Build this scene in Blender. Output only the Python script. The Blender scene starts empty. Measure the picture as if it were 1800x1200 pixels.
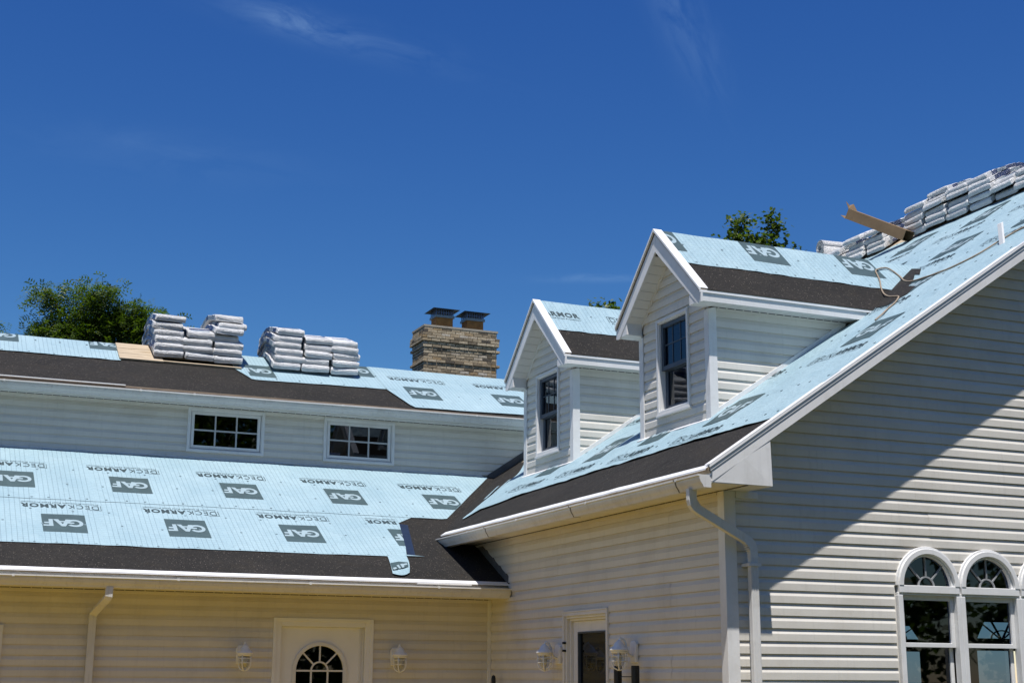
import bpy, bmesh, math, random
from mathutils import Vector, Matrix, noise

random.seed(11)
SC = bpy.context.scene
COL = SC.collection
R = math.radians

# ------------------------------------------------------------------ camera
cam_d = bpy.data.cameras.new('camera')
cam_d.sensor_width = 36.0
cam_d.lens = 50.0
cam_d.clip_start = 0.1
cam_d.clip_end = 5000
cam = bpy.data.objects.new('camera', cam_d)
COL.objects.link(cam)
yaw, pitch, roll = R(23.07), R(13.322), R(0.273)
fwd = Vector((math.sin(yaw)*math.cos(pitch), math.cos(yaw)*math.cos(pitch), math.sin(pitch)))
rgt = Vector((math.cos(yaw), -math.sin(yaw), 0))
upv = rgt.cross(fwd)
r2 = rgt*math.cos(roll) + upv*math.sin(roll)
u2 = -rgt*math.sin(roll) + upv*math.cos(roll)
cam.matrix_world = Matrix(((r2.x, u2.x, -fwd.x, 0), (r2.y, u2.y, -fwd.y, 0), (r2.z, u2.z, -fwd.z, 1.6), (0, 0, 0, 1)))
SC.camera = cam

# ------------------------------------------------------------------ light
SUN = Vector((-0.152, -0.300, 0.942)).normalized()
W = bpy.data.worlds.new('World')
SC.world = W
W.use_nodes = True
nt = W.node_tree
nt.nodes.clear()
wo = nt.nodes.new('ShaderNodeOutputWorld')
bg = nt.nodes.new('ShaderNodeBackground')
bg.inputs['Strength'].default_value = 0.052
sky = nt.nodes.new('ShaderNodeTexSky')
sky.sky_type = 'NISHITA'
sky.sun_disc = False
sky.sun_elevation = math.asin(SUN.z)
sky.sun_rotation = math.atan2(SUN.x, SUN.y)
sky.altitude = 600
sky.air_density = 1.0
sky.dust_density = 0.1
sky.ozone_density = 4.0
hs = nt.nodes.new('ShaderNodeHueSaturation')
hs.inputs['Saturation'].default_value = 1.12
hs.inputs['Value'].default_value = 1.0
nt.links.new(sky.outputs[0], hs.inputs['Color'])
tint = nt.nodes.new('ShaderNodeMixRGB')
tint.blend_type = 'MULTIPLY'
tint.inputs['Fac'].default_value = 1.0
tint.inputs['Color2'].default_value = (0.77, 1.14, 1.50, 1)
nt.links.new(hs.outputs[0], tint.inputs['Color1'])
sepc = nt.nodes.new('ShaderNodeSeparateColor')
comc = nt.nodes.new('ShaderNodeCombineColor')
nt.links.new(tint.outputs[0], sepc.inputs[0])
for ch, (piv, gam, gain) in enumerate(((0.54, 1.55, 0.70), (1.77, 1.34, 0.87), (5.3, 0.86, 1.08))):
    dv_ = nt.nodes.new('ShaderNodeMath'); dv_.operation = 'DIVIDE'; dv_.inputs[1].default_value = piv
    pw_ = nt.nodes.new('ShaderNodeMath'); pw_.operation = 'POWER'; pw_.inputs[1].default_value = gam
    ml_ = nt.nodes.new('ShaderNodeMath'); ml_.operation = 'MULTIPLY'; ml_.inputs[1].default_value = piv*gain
    nt.links.new(sepc.outputs[ch], dv_.inputs[0]); nt.links.new(dv_.outputs[0], pw_.inputs[0]); nt.links.new(pw_.outputs[0], ml_.inputs[0]); nt.links.new(ml_.outputs[0], comc.inputs[ch])
# a few thin cirrus wisps: streaked noise, kept to patches of the sky by direction
tc = nt.nodes.new('ShaderNodeTexCoord')
def wisp(prev, d, along, la, lb, scale, amount, seed):
    d = Vector(d).normalized()
    t1 = (Vector(along)-d*Vector(along).dot(d)).normalized()
    t2 = d.cross(t1).normalized()
    def dot(v):
        n = nt.nodes.new('ShaderNodeVectorMath'); n.operation = 'DOT_PRODUCT'
        nt.links.new(tc.outputs['Generated'], n.inputs[0]); n.inputs[1].default_value = v
        return n.outputs['Value']
    def m(op, a, b=None):
        n = nt.nodes.new('ShaderNodeMath'); n.operation = op
        for i, v in enumerate((a, b)):
            if v is None: continue
            if isinstance(v, (int, float)): n.inputs[i].default_value = v
            else: nt.links.new(v, n.inputs[i])
        return n.outputs[0]
    a, b, c = dot(t1), dot(t2), dot(d)
    front = m('GREATER_THAN', c, 0.0)
    cx = nt.nodes.new('ShaderNodeCombineXYZ')
    nt.links.new(m('MULTIPLY', a, scale), cx.inputs[0]); nt.links.new(m('MULTIPLY', b, scale*3.2), cx.inputs[1]); cx.inputs[2].default_value = seed
    nz = nt.nodes.new('ShaderNodeTexNoise')
    nz.inputs['Scale'].default_value = 1.0; nz.inputs['Detail'].default_value = 8; nz.inputs['Roughness'].default_value = 0.6; nz.inputs['Distortion'].default_value = 0.7
    nt.links.new(cx.outputs[0], nz.inputs['Vector'])
    bb = m('ADD', b, m('MULTIPLY', m('SUBTRACT', nz.outputs['Fac'], 0.5), lb*1.2))
    r2_ = m('ADD', m('POWER', m('DIVIDE', a, la), 2.0), m('POWER', m('DIVIDE', bb, lb), 2.0))
    fall = m('POWER', 2.718, m('MULTIPLY', r2_, -1.0))
    st = m('MAXIMUM', m('MULTIPLY', m('SUBTRACT', nz.outputs['Fac'], 0.36), 3.2), 0.0)
    f = m('MULTIPLY', m('MULTIPLY', m('MULTIPLY', fall, st), front), amount)
    f = m('MINIMUM', f, 0.6)
    mx = nt.nodes.new('ShaderNodeMixRGB'); mx.inputs['Color2'].default_value = (4.4, 7.2, 11.5, 1)
    nt.links.new(f, mx.inputs['Fac']); nt.links.new(prev, mx.inputs['Color1'])
    return mx.outputs[0]
def look(px, py):
    return (fwd + r2*((px-900)/2500.0) - u2*((py-600)/2500.0)).normalized()
c_ = comc.outputs[0]
c_ = wisp(c_, look(590, 62), look(760, 105)-look(500, 35), 0.075, 0.010, 22, 0.15, 1.3)
c_ = wisp(c_, look(520, 40), look(760, 105)-look(500, 35), 0.030, 0.008, 30, 0.30, 4.3)
c_ = wisp(c_, look(1190, 30), look(1205, 100)-look(1150, -20), 0.050, 0.014, 22, 0.15, 7.7)
c_ = wisp(c_, look(1050, 489), look(1110, 487)-look(980, 489), 0.035, 0.0028, 26, 0.24, 11.1)
c_ = wisp(c_, look(320, 285), look(460, 300)-look(170, 270), 0.080, 0.014, 16, 0.05, 15.9)
c_ = wisp(c_, look(200, 245), look(460, 262)-look(170, 245), 0.060, 0.010, 16, 0.04, 19.9)
nt.links.new(c_, bg.inputs['Color'])
nt.links.new(bg.outputs[0], wo.inputs['Surface'])

sun_d = bpy.data.lights.new('sun', 'SUN')
sun_d.energy = 5.0
sun_d.angle = R(0.53)
sun_d.color = (1.0, 0.955, 0.90)
sun = bpy.data.objects.new('sun', sun_d)
COL.objects.link(sun)
sun.location = (-3, -6, 30)
sun.rotation_euler = (-SUN).to_track_quat('-Z', 'Y').to_euler()

vs = SC.view_settings
vs.view_transform = 'Standard'
vs.look = 'None'
vs.exposure = 0.35
vs.gamma = 1.0
vs.use_curve_mapping = False
SC.render.engine = 'CYCLES'
SC.cycles.max_bounces = 8
SC.cycles.diffuse_bounces = 5
SC.cycles.transparent_max_bounces = 12

# ------------------------------------------------------------------ materials
MATS = {}

def nodes_of(name):
    m = bpy.data.materials.new(name)
    m.use_nodes = True
    t = m.node_tree
    b = t.nodes['Principled BSDF']
    MATS[name] = m
    return m, t, b

def N(t, kind, **kw):
    n = t.nodes.new(kind)
    for k, v in kw.items():
        if k in n.inputs:
            n.inputs[k].default_value = v
        else:
            setattr(n, k, v)
    return n

def mixc(t, fac, a, b, mode='MIX'):
    m = N(t, 'ShaderNodeMixRGB', blend_type=mode)
    for sock, v in (('Fac', fac), ('Color1', a), ('Color2', b)):
        if hasattr(v, 'is_linked') or hasattr(v, 'links'):
            t.links.new(v, m.inputs[sock])
        elif isinstance(v, (int, float)):
            m.inputs[sock].default_value = v
        else:
            m.inputs[sock].default_value = (*v, 1) if len(v) == 3 else v
    return m.outputs[0]

def ramp(t, fac, stops):
    r = N(t, 'ShaderNodeValToRGB')
    e = r.color_ramp.elements
    while len(e) < len(stops):
        e.new(0.5)
    for i, (p, c) in enumerate(stops):
        e[i].position = p
        e[i].color = (*c, 1) if len(c) == 3 else c
    t.links.new(fac, r.inputs['Fac'])
    return r.outputs['Color']

def math_(t, op, a, b=None, c=None):
    m = N(t, 'ShaderNodeMath', operation=op)
    for i, v in enumerate((a, b, c)):
        if v is None:
            continue
        if isinstance(v, (int, float)):
            m.inputs[i].default_value = v
        else:
            t.links.new(v, m.inputs[i])
    return m.outputs[0]

def pos(t):
    return N(t, 'ShaderNodeNewGeometry').outputs['Position']

def tnoise(t, scale, detail=4, vec=None, rough=0.55, scl=None):
    n = N(t, 'ShaderNodeTexNoise', Scale=scale, Detail=detail, Roughness=rough)
    v = vec or pos(t)
    if scl:
        mpn = N(t, 'ShaderNodeMapping')
        mpn.inputs['Scale'].default_value = scl
        t.links.new(v, mpn.inputs['Vector'])
        v = mpn.outputs[0]
    t.links.new(v, n.inputs['Vector'])
    return n.outputs['Fac']

def bump(t, b, h, strength=0.3, dist=0.01):
    n = N(t, 'ShaderNodeBump', Strength=strength, Distance=dist)
    t.links.new(h, n.inputs['Height'])
    t.links.new(n.outputs[0], b.inputs['Normal'])

def plain(name, col, rough=0.5, var=0.08, scale=6.0, dirt=None, dscale=2.0, bmp=0.0, bscale=80.0, spec=0.4, metal=0.0, objvar=0.0, streak=0.0):
    m, t, b = nodes_of(name)
    b.inputs['Roughness'].default_value = rough
    b.inputs['Specular IOR Level'].default_value = spec
    b.inputs['Metallic'].default_value = metal
    f = tnoise(t, scale)
    c = ramp(t, f, [(0.3, tuple(x*(1-var) for x in col)), (0.7, tuple(min(1, x*(1+var)) for x in col))])
    if dirt:
        f2 = tnoise(t, dscale, 6, rough=0.7)
        msk = ramp(t, f2, [(0.52, (0, 0, 0)), (0.75, (0.5, 0.5, 0.5))])
        c = mixc(t, msk, c, dirt)
    if streak:
        # run-off stains: noise stretched down the face
        f3 = tnoise(t, 1.0, 5, scl=(26, 26, 1.6), rough=0.7)
        m3 = ramp(t, f3, [(0.54, (0, 0, 0)), (0.80, (streak, streak, streak))])
        c = mixc(t, m3, c, tuple(x*0.62 for x in col))
    if objvar:
        oi = N(t, 'ShaderNodeObjectInfo').outputs['Random']
        v = math_(t, 'MULTIPLY_ADD', oi, objvar*2, 1-objvar)
        hsv = N(t, 'ShaderNodeHueSaturation')
        t.links.new(c, hsv.inputs['Color'])
        t.links.new(v, hsv.inputs['Value'])
        c = hsv.outputs[0]
    t.links.new(c, b.inputs['Base Color'])
    if bmp:
        bump(t, b, tnoise(t, bscale, 3), bmp, 0.004)
    return m

plain('siding', (0.655, 0.628, 0.572), 0.42, 0.04, 3.0, dirt=(0.50, 0.46, 0.39), dscale=1.3, bmp=0.15, bscale=14, objvar=0.04, streak=0.35)
plain('trim', (0.72, 0.72, 0.715), 0.38, 0.04, 5.0, dirt=(0.52, 0.50, 0.465), dscale=2.4, streak=0.3)
plain('gutter', (0.66, 0.655, 0.64), 0.36, 0.05, 4.0, dirt=(0.42, 0.395, 0.35), dscale=3.0, spec=0.45, streak=0.75)
plain('soffit', (0.70, 0.695, 0.68), 0.5, 0.04, 5.0)
plain('door_paint', (0.80, 0.805, 0.81), 0.4, 0.03, 4.0)
plain('flashing', (0.55, 0.56, 0.57), 0.35, 0.1, 9.0, metal=0.5)
plain('drip_metal', (0.80, 0.80, 0.80), 0.3, 0.03, 5.0, spec=0.6)
plain('dark_sash', (0.055, 0.075, 0.105), 0.4, 0.1, 8.0)
plain('black_metal', (0.014, 0.014, 0.015), 0.45, 0.2, 10, metal=0.3)
plain('mesh_metal', (0.12, 0.17, 0.30), 0.35, 0.1, 10, metal=0.6)
plain('flue_clay', (0.21, 0.105, 0.03), 0.8, 0.25, 14, bmp=0.3)
plain('mortar', (0.30, 0.27, 0.22), 0.9, 0.15, 20, bmp=0.4)
plain('collar_metal', (0.20, 0.23, 0.24), 0.4, 0.1, 8, metal=0.5)
plain('navy_film', (0.008, 0.018, 0.045), 0.45, 0.3, 14)
plain('rope_fibre', (0.27, 0.215, 0.16), 0.9, 0.3, 90, bmp=0.4, bscale=180)
plain('cardboard', (0.20, 0.130, 0.070), 0.85, 0.14, 5, dirt=(0.11, 0.07, 0.035), dscale=3)
plain('old_trim', (0.10, 0.075, 0.05), 0.8, 0.2, 6)
plain('dark_frame', (0.012, 0.014, 0.015), 0.5, 0.2, 10)
plain('interior', (0.10, 0.085, 0.07), 0.9, 0.1, 1.0)
plain('bark', (0.06, 0.045, 0.032), 0.9, 0.3, 9, bmp=0.6, bscale=30)
plain('bar_grey', (0.45, 0.46, 0.465), 0.5, 0.05, 9)
plain('grille_grey', (0.26, 0.27, 0.28), 0.5, 0.05, 9)
plain('caulk', (0.10, 0.10, 0.10), 0.8, 0.2, 9)
plain('lantern_white', (0.80, 0.80, 0.79), 0.4, 0.05, 20)
plain('print_grey', (0.045, 0.078, 0.086), 0.55, 0.14, 6)
plain('print_white', (0.28, 0.37, 0.41), 0.5, 0.05, 6)
plain('print_dark', (0.028, 0.05, 0.058), 0.6, 0.1, 20)
plain('cap_grey', (0.16, 0.22, 0.25), 0.5, 0.3, 30)

def m_wood():
    m, t, b = nodes_of('wood')
    f = tnoise(t, 3.0, 6, scl=(1.5, 9, 9))
    c = ramp(t, f, [(0.3, (0.30, 0.23, 0.15)), (0.6, (0.44, 0.36, 0.26)), (0.8, (0.24, 0.16, 0.08))])
    t.links.new(c, b.inputs['Base Color'])
    b.inputs['Roughness'].default_value = 0.85
    bump(t, b, f, 0.3, 0.004)
m_wood()

def m_membrane():
    m, t, b = nodes_of('membrane')
    big = tnoise(t, 1.6, 5)
    c = ramp(t, big, [(0.3, (0.0112, 0.0108, 0.0103)), (0.7, (0.0185, 0.0170, 0.0155))])
    fine = tnoise(t, 95, 2)
    c2 = mixc(t, 1.0, c, ramp(t, fine, [(0.3, (0.4, 0.4, 0.4)), (0.75, (1.95, 1.9, 1.85))]), 'MULTIPLY')
    v = N(t, 'ShaderNodeTexVoronoi', Scale=62.0)
    t.links.new(pos(t), v.inputs['Vector'])
    sx = N(t, 'ShaderNodeSeparateColor')
    t.links.new(v.outputs['Color'], sx.inputs[0])
    pick = math_(t, 'GREATER_THAN', sx.outputs[0], 0.76)
    near = math_(t, 'LESS_THAN', v.outputs['Distance'], 0.30)
    msk = math_(t, 'MULTIPLY', pick, near)
    msk = math_(t, 'MULTIPLY', msk, sx.outputs[1])
    c3 = mixc(t, msk, c2, (0.15, 0.13, 0.11))
    # brown dust in the low spots
    d = ramp(t, tnoise(t, 3.3, 6, rough=0.7), [(0.55, (0, 0, 0)), (0.8, (0.5, 0.5, 0.5))])
    c4 = mixc(t, d, c3, (0.034, 0.027, 0.017))
    t.links.new(c4, b.inputs['Base Color'])
    b.inputs['Roughness'].default_value = 0.9
    b.inputs['Specular IOR Level'].default_value = 0.25
    rid = math_(t, 'MAXIMUM', math_(t, 'SUBTRACT', 1.0, math_(t, 'MULTIPLY', math_(t, 'ABSOLUTE', math_(t, 'SUBTRACT', tnoise(t, 1.7, 3), 0.5)), 14.0)), 0.0)
    bump(t, b, math_(t, 'MULTIPLY_ADD', rid, 1.6, fine), 0.6, 0.006)
m_membrane()

def m_sheet(name, du, dv, bu):
    """printed roofing felt: pale blue with a fine survey grid in uv metres"""
    m, t, b = nodes_of(name)
    uv = N(t, 'ShaderNodeUVMap')
    sp = N(t, 'ShaderNodeSeparateXYZ')
    t.links.new(uv.outputs[0], sp.inputs[0])
    def lines(s, p, w):
        f = math_(t, 'FRACT', math_(t, 'DIVIDE', s, p))
        return math_(t, 'LESS_THAN', f, w)
    lu = lines(sp.outputs[0], du, 0.13)
    lv = lines(sp.outputs[1], dv, 0.12)
    blk = math_(t, 'FRACT', math_(t, 'DIVIDE', sp.outputs[0], bu))
    keep = math_(t, 'GREATER_THAN', blk, 0.085)
    lu = math_(t, 'MULTIPLY', lu, keep)
    lv = math_(t, 'MULTIPLY', lv, 0.55)
    ln = math_(t, 'MULTIPLY', math_(t, 'MAXIMUM', lu, lv), 0.42)
    f = tnoise(t, 1.6, 6, rough=0.65)
    base = ramp(t, f, [(0.3, (0.255, 0.375, 0.432)), (0.7, (0.318, 0.440, 0.490))])
    dirt = ramp(t, tnoise(t, 5.0, 6, rough=0.7), [(0.60, (0, 0, 0)), (0.85, (0.35, 0.35, 0.35))])
    base = mixc(t, dirt, base, (0.20, 0.25, 0.27))
    c = mixc(t, ln, base, (0.07, 0.11, 0.14))
    t.links.new(c, b.inputs['Base Color'])
    b.inputs['Roughness'].default_value = 0.55
    b.inputs['Specular IOR Level'].default_value = 0.3
    rid = math_(t, 'SUBTRACT', 1.0, math_(t, 'MULTIPLY', math_(t, 'ABSOLUTE', math_(t, 'SUBTRACT', tnoise(t, 3.2, 4), 0.5)), 9.0))
    rid = math_(t, 'MAXIMUM', rid, 0.0)
    hsum = math_(t, 'MULTIPLY_ADD', rid, 0.55, tnoise(t, 11.0, 6, rough=0.6))
    bump(t, b, hsum, 0.75, 0.016)
m_sheet('sheet', 0.0531, 0.0531, 0.6375)

def m_glass(name, tint, gl=0.10):
    m = bpy.data.materials.new(name)
    m.use_nodes = True
    MATS[name] = m
    t = m.node_tree
    t.nodes.clear()
    o = N(t, 'ShaderNodeOutputMaterial')
    tr = N(t, 'ShaderNodeBsdfTransparent', Color=(*tint, 1))
    g = N(t, 'ShaderNodeBsdfGlossy', Roughness=0.015, Color=(0.9, 0.95, 1, 1))
    lw = N(t, 'ShaderNodeLayerWeight', Blend=0.5)
    wv = N(t, 'ShaderNodeBump', Strength=0.05, Distance=0.01)
    t.links.new(tnoise(t, 1.5, 2), wv.inputs['Height'])
    t.links.new(wv.outputs[0], g.inputs['Normal'])
    f = math_(t, 'MULTIPLY_ADD', math_(t, 'POWER', lw.outputs['Facing'], 4.0), 0.85, gl)
    mxs = N(t, 'ShaderNodeMixShader')
    t.links.new(f, mxs.inputs[0])
    t.links.new(tr.outputs[0], mxs.inputs[1])
    t.links.new(g.outputs[0], mxs.inputs[2])
    t.links.new(mxs.outputs[0], o.inputs['Surface'])
m_glass('glass', (0.10, 0.18, 0.31), 0.05)
m_glass('jar_glass', (0.80, 0.80, 0.78), 0.12)

def m_brick():
    m, t, b = nodes_of('brick')
    oi = N(t, 'ShaderNodeObjectInfo').outputs['Random']
    c = ramp(t, oi, [(0.0, (0.050, 0.044, 0.038)), (0.08, (0.17, 0.135, 0.09)), (0.25, (0.30, 0.245, 0.165)), (0.65, (0.42, 0.355, 0.255)), (0.90, (0.26, 0.18, 0.09)), (1.0, (0.48, 0.45, 0.39))])
    f = tnoise(t, 28, 5, rough=0.7)
    c = mixc(t, 1.0, c, ramp(t, f, [(0.3, (0.55, 0.55, 0.55)), (0.7, (1.3, 1.28, 1.25))]), 'MULTIPLY')
    t.links.new(c, b.inputs['Base Color'])
    b.inputs['Roughness'].default_value = 0.9
    bump(t, b, f, 0.6, 0.006)
m_brick()

def m_plastic(name, col, col2):
    m, t, b = nodes_of(name)
    f = tnoise(t, 7.0, 6, rough=0.65)
    c = ramp(t, f, [(0.32, col2), (0.55, col)])
    oi = N(t, 'ShaderNodeObjectInfo').outputs['Random']
    hsv = N(t, 'ShaderNodeHueSaturation')
    t.links.new(c, hsv.inputs['Color'])
    t.links.new(math_(t, 'MULTIPLY_ADD', oi, 0.2, 0.88), hsv.inputs['Value'])
    t.links.new(hsv.outputs[0], b.inputs['Base Color'])
    b.inputs['Roughness'].default_value = 0.25
    w = tnoise(t, 26.0, 5, rough=0.7, scl=(1, 1, 2.2))
    bump(t, b, w, 1.0, 0.03)
m_plastic('wrap_white', (0.74, 0.742, 0.745), (0.60, 0.61, 0.62))
m_plastic('wrap_grey', (0.30, 0.36, 0.40), (0.22, 0.26, 0.29))
m_plastic('wrap_navy', (0.035, 0.06, 0.15), (0.02, 0.03, 0.07))
m_plastic('wrap_blue', (0.22, 0.32, 0.40), (0.16, 0.22, 0.28))

def m_leaf(name, a, bcol, c3):
    m, t, b = nodes_of(name)
    g = N(t, 'ShaderNodeNewGeometry')
    c = ramp(t, g.outputs['Random Per Island'], [(0.0, a), (0.55, bcol), (1.0, c3)])
    t.links.new(c, b.inputs['Base Color'])
    b.inputs['Roughness'].default_value = 0.5
    tr = N(t, 'ShaderNodeBsdfTranslucent')
    t.links.new(mixc(t, 1.0, c, (1.5, 1.7, 0.5), 'MULTIPLY'), tr.inputs['Color'])
    mxs = N(t, 'ShaderNodeMixShader', Fac=0.35)
    t.links.new(b.outputs[0], mxs.inputs[1])
    t.links.new(tr.outputs[0], mxs.inputs[2])
    t.links.new(mxs.outputs[0], t.nodes['Material Output'].inputs['Surface'])
m_leaf('leaf_locust', (0.034, 0.060, 0.008), (0.068, 0.118, 0.014), (0.125, 0.165, 0.022))
m_leaf('leaf_maple', (0.026, 0.052, 0.010), (0.065, 0.105, 0.016), (0.14, 0.17, 0.06))

def m_ground():
    m, t, b = nodes_of('ground')
    f = tnoise(t, 0.6, 6)
    c = ramp(t, f, [(0.3, (0.25, 0.155, 0.011)), (0.7, (0.30, 0.190, 0.017))])
    c = mixc(t, 1.0, c, ramp(t, tnoise(t, 40, 3), [(0.3, (0.7, 0.7, 0.7)), (0.7, (1.2, 1.2, 1.2))]), 'MULTIPLY')
    t.links.new(c, b.inputs['Base Color'])
    b.inputs['Roughness'].default_value = 0.95
m_ground()

def m_lawn():
    m, t, b = nodes_of('lawn')
    c = ramp(t, tnoise(t, 0.5, 6), [(0.3, (0.030, 0.036, 0.010)), (0.7, (0.055, 0.058, 0.018))])
    c = mixc(t, 1.0, c, ramp(t, tnoise(t, 30, 3), [(0.3, (0.6, 0.6, 0.6)), (0.7, (1.3, 1.3, 1.3))]), 'MULTIPLY')
    t.links.new(c, b.inputs['Base Color'])
    b.inputs['Roughness'].default_value = 0.95
m_lawn()

def m_water():
    m, t, b = nodes_of('water')
    b.inputs['Base Color'].default_value = (0.01, 0.03, 0.06, 1)
    b.inputs['Roughness'].default_value = 0.15
    bump(t, b, tnoise(t, 0.8, 4), 0.4, 0.3)
m_water()

# ------------------------------------------------------------------ mesh helpers
class G:
    def __init__(self):
        self.v, self.f, self.m, self.uv = [], [], [], None
    def add(self, vs, fs, mi=0):
        o = len(self.v)
        self.v += [tuple(p) for p in vs]
        for f in fs:
            self.f.append([i+o for i in f])
            self.m.append(mi)
    def box(self, x0, x1, y0, y1, z0, z1, mi=0):
        self.add([(x0, y0, z0), (x1, y0, z0), (x1, y1, z0), (x0, y1, z0), (x0, y0, z1), (x1, y0, z1), (x1, y1, z1), (x0, y1, z1)],
                 [(0, 3, 2, 1), (4, 5, 6, 7), (0, 1, 5, 4), (1, 2, 6, 5), (2, 3, 7, 6), (3, 0, 4, 7)], mi)
    def prism(self, poly, vec, mi=0):
        """closed solid: polygon (3d points) swept by vec"""
        n = len(poly)
        vec = Vector(vec)
        top = [Vector(p)+vec for p in poly]
        self.add([tuple(p) for p in poly]+[tuple(p) for p in top],
                 [list(range(n))[::-1], list(range(n, 2*n))] + [[i, (i+1) % n, n+(i+1) % n, n+i] for i in range(n)], mi)
    def loft(self, rings, closed=True, caps=False, mi=0):
        n = len(rings[0])
        vs, fs = [], []
        for r in rings:
            vs += [tuple(p) for p in r]
        for i in range(len(rings)-1):
            for j in range(n if closed else n-1):
                a, b = i*n+j, i*n+(j+1) % n
                fs.append([a, b, b+n, a+n])
        if caps:
            fs.append(list(range(n))[::-1])
            fs.append([(len(rings)-1)*n+j for j in range(n)])
        self.add(vs, fs, mi)
    def tube(self, pts, r, n=8, caps=True, mi=0):
        self.sweep(pts, [(math.cos(2*math.pi*i/n)*r, math.sin(2*math.pi*i/n)*r) for i in range(n)], caps=caps, mi=mi)
    def sweep(self, pts, sec, up=None, caps=True, mi=0, scl=None):
        pts = [Vector(p) for p in pts]
        rings = []
        prev = None
        for i, p in enumerate(pts):
            d0 = (pts[i]-pts[i-1]).normalized() if i else (pts[1]-pts[0]).normalized()
            d1 = (pts[i+1]-pts[i]).normalized() if i < len(pts)-1 else d0
            t = (d0+d1)
            t = t.normalized() if t.length > 1e-6 else d1
            k = 1.0/max(0.35, t.dot(d1))
            ref = Vector(up) if up else (prev if prev else (Vector((0, 0, 1)) if abs(t.z) < 0.9 else Vector((1, 0, 0))))
            a = t.cross(ref)
            a = a.normalized() if a.length > 1e-6 else Vector((1, 0, 0))
            b = a.cross(t).normalized()
            prev = b
            s = scl[i] if scl else 1.0
            bend = (d1-d0)
            ring = []
            for u, w in sec:
                off = (a*u + b*w)*s
                if bend.length > 1e-4:
                    bn = bend.normalized()
                    off = off + bn*(off.dot(bn))*(k-1)
                ring.append(p+off)
            rings.append(ring)
        self.loft(rings, True, caps, mi)
    def obj(self, name, mats, parent=None, smooth=False, bevel=0.0, solid=0.0, recalc=False):
        me = bpy.data.meshes.new(name)
        me.from_pydata(self.v, [], self.f)
        if isinstance(mats, str):
            mats = [mats]
        for x in mats:
            me.materials.append(MATS[x])
        me.polygons.foreach_set('material_index', self.m)
        if self.uv:
            l = me.uv_layers.new(name='UVMap')
            for lp in me.loops:
                l.data[lp.index].uv = self.uv[lp.vertex_index]
        if smooth:
            me.polygons.foreach_set('use_smooth', [True]*len(me.polygons))
        if recalc:
            bm = bmesh.new(); bm.from_mesh(me)
            bmesh.ops.recalc_face_normals(bm, faces=bm.faces)
            bm.to_mesh(me); bm.free()
        me.update()
        return link(name, me, parent, bevel, solid)

ORG = {}

def link(name, me, parent=None, bevel=0.0, solid=0.0):
    o = bpy.data.objects.new(name, me)
    COL.objects.link(o)
    ORG[o.name] = Vector((0, 0, 0))
    if parent is not None:
        o.parent = parent
        if parent.name in ORG and ORG[parent.name].length:
            o.matrix_parent_inverse = Matrix.Translation(-ORG[parent.name])
    if solid:
        md = o.modifiers.new('solid', 'SOLIDIFY'); md.thickness = solid; md.offset = 0
    if bevel:
        md = o.modifiers.new('bevel', 'BEVEL'); md.width = bevel; md.segments = 2; md.limit_method = 'ANGLE'
    return o

def empty(name, loc, label, cat, group=None, rotz=0.0):
    o = bpy.data.objects.new(name, None)
    o.empty_display_size = 0.2
    COL.objects.link(o)
    o.location = loc
    o.rotation_euler = (0, 0, rotz)
    tag(o, label, cat, group)
    return o

def tag(o, label, cat, group=None, kind=None):
    if label:
        o['label'] = label
    if cat:
        o['category'] = cat
    if group:
        o['group'] = group
    if kind:
        o['kind'] = kind
    return o

# ------------------------------------------------------------------ key dimensions (metres)
XW, YG, YL, YC = 6.14, 9.973, 14.982, 17.70       # side wall, gable wall, front wall, clerestory wall
RS, RK = 0.6638, -0.6086                           # main roof: z = RK + RS x
XR = 12.20                                         # main ridge
LS, LY0, LZ0 = 0.505, 14.45, 2.60                  # lower roof: z = LZ0 + LS (y - LY0)
US, UY0, UZ0 = 0.545, 17.44, 5.015                 # upper roof
UYR = 19.08                                        # upper ridge
E = 0.1016                                         # siding course
def zr(x): return RK + RS*x if x <= XR else RK + RS*(2*XR-x)
def zl(y): return LZ0 + LS*(y-LY0)
def zu(y): return UZ0 + US*(y-UY0) if y <= UYR else UZ0 + US*(2*UYR-y-UY0)
def valley_x(y): return (zl(y)-RK)/RS

# ------------------------------------------------------------------ setting
g = G()
S = 900
g.add([(-S, -S, 0), (S, -S, 0), (S, S, 0), (-S, S, 0)], [(0, 1, 2, 3)])
tag(g.obj('ground', 'lawn'), None, None, kind='structure')
g = G()
g.add([(-9, 8.2, 0.03), (6.1, 8.2, 0.03), (6.1, 14.95, 0.03), (-9, 14.95, 0.03)], [(0, 1, 2, 3)])
g.add([(-9, 8.2, 0), (6.1, 8.2, 0), (6.1, 8.2, 0.03), (-9, 8.2, 0.03)], [(0, 1, 2, 3)])
tag(g.obj('patio', 'ground'), None, None, kind='structure')
g = G()
g.add([(-S, 45, 0.02), (S, 45, 0.02), (S, S-5, 0.02), (-S, S-5, 0.02)], [(0, 1, 2, 3)])
tag(g.obj('lake', 'water'), None, None, kind='structure')

HOUSE = bpy.data.objects.new('house', None)
COL.objects.link(HOUSE)
HOUSE.location = (6.14, 14.98, 0)
ORG['house'] = Vector((6.14, 14.98, 0))
tag(HOUSE, 'large house clad in off-white lap siding, being reroofed over pale blue roofing felt', 'house')

# ------------------------------------------------------------------ walls and siding
PROF = [(0.0, 0.0158), (0.55, 0.0155), (0.585, 0.0145), (0.69, 0.0100), (0.77, 0.0076), (0.86, 0.0042), (1.0, 0.0012)]
def pdepth(t):
    for (a, da), (b, db) in zip(PROF, PROF[1:]):
        if t <= b:
            return da + (db-da)*(t-a)/(b-a)
    return PROF[-1][1]

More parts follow.
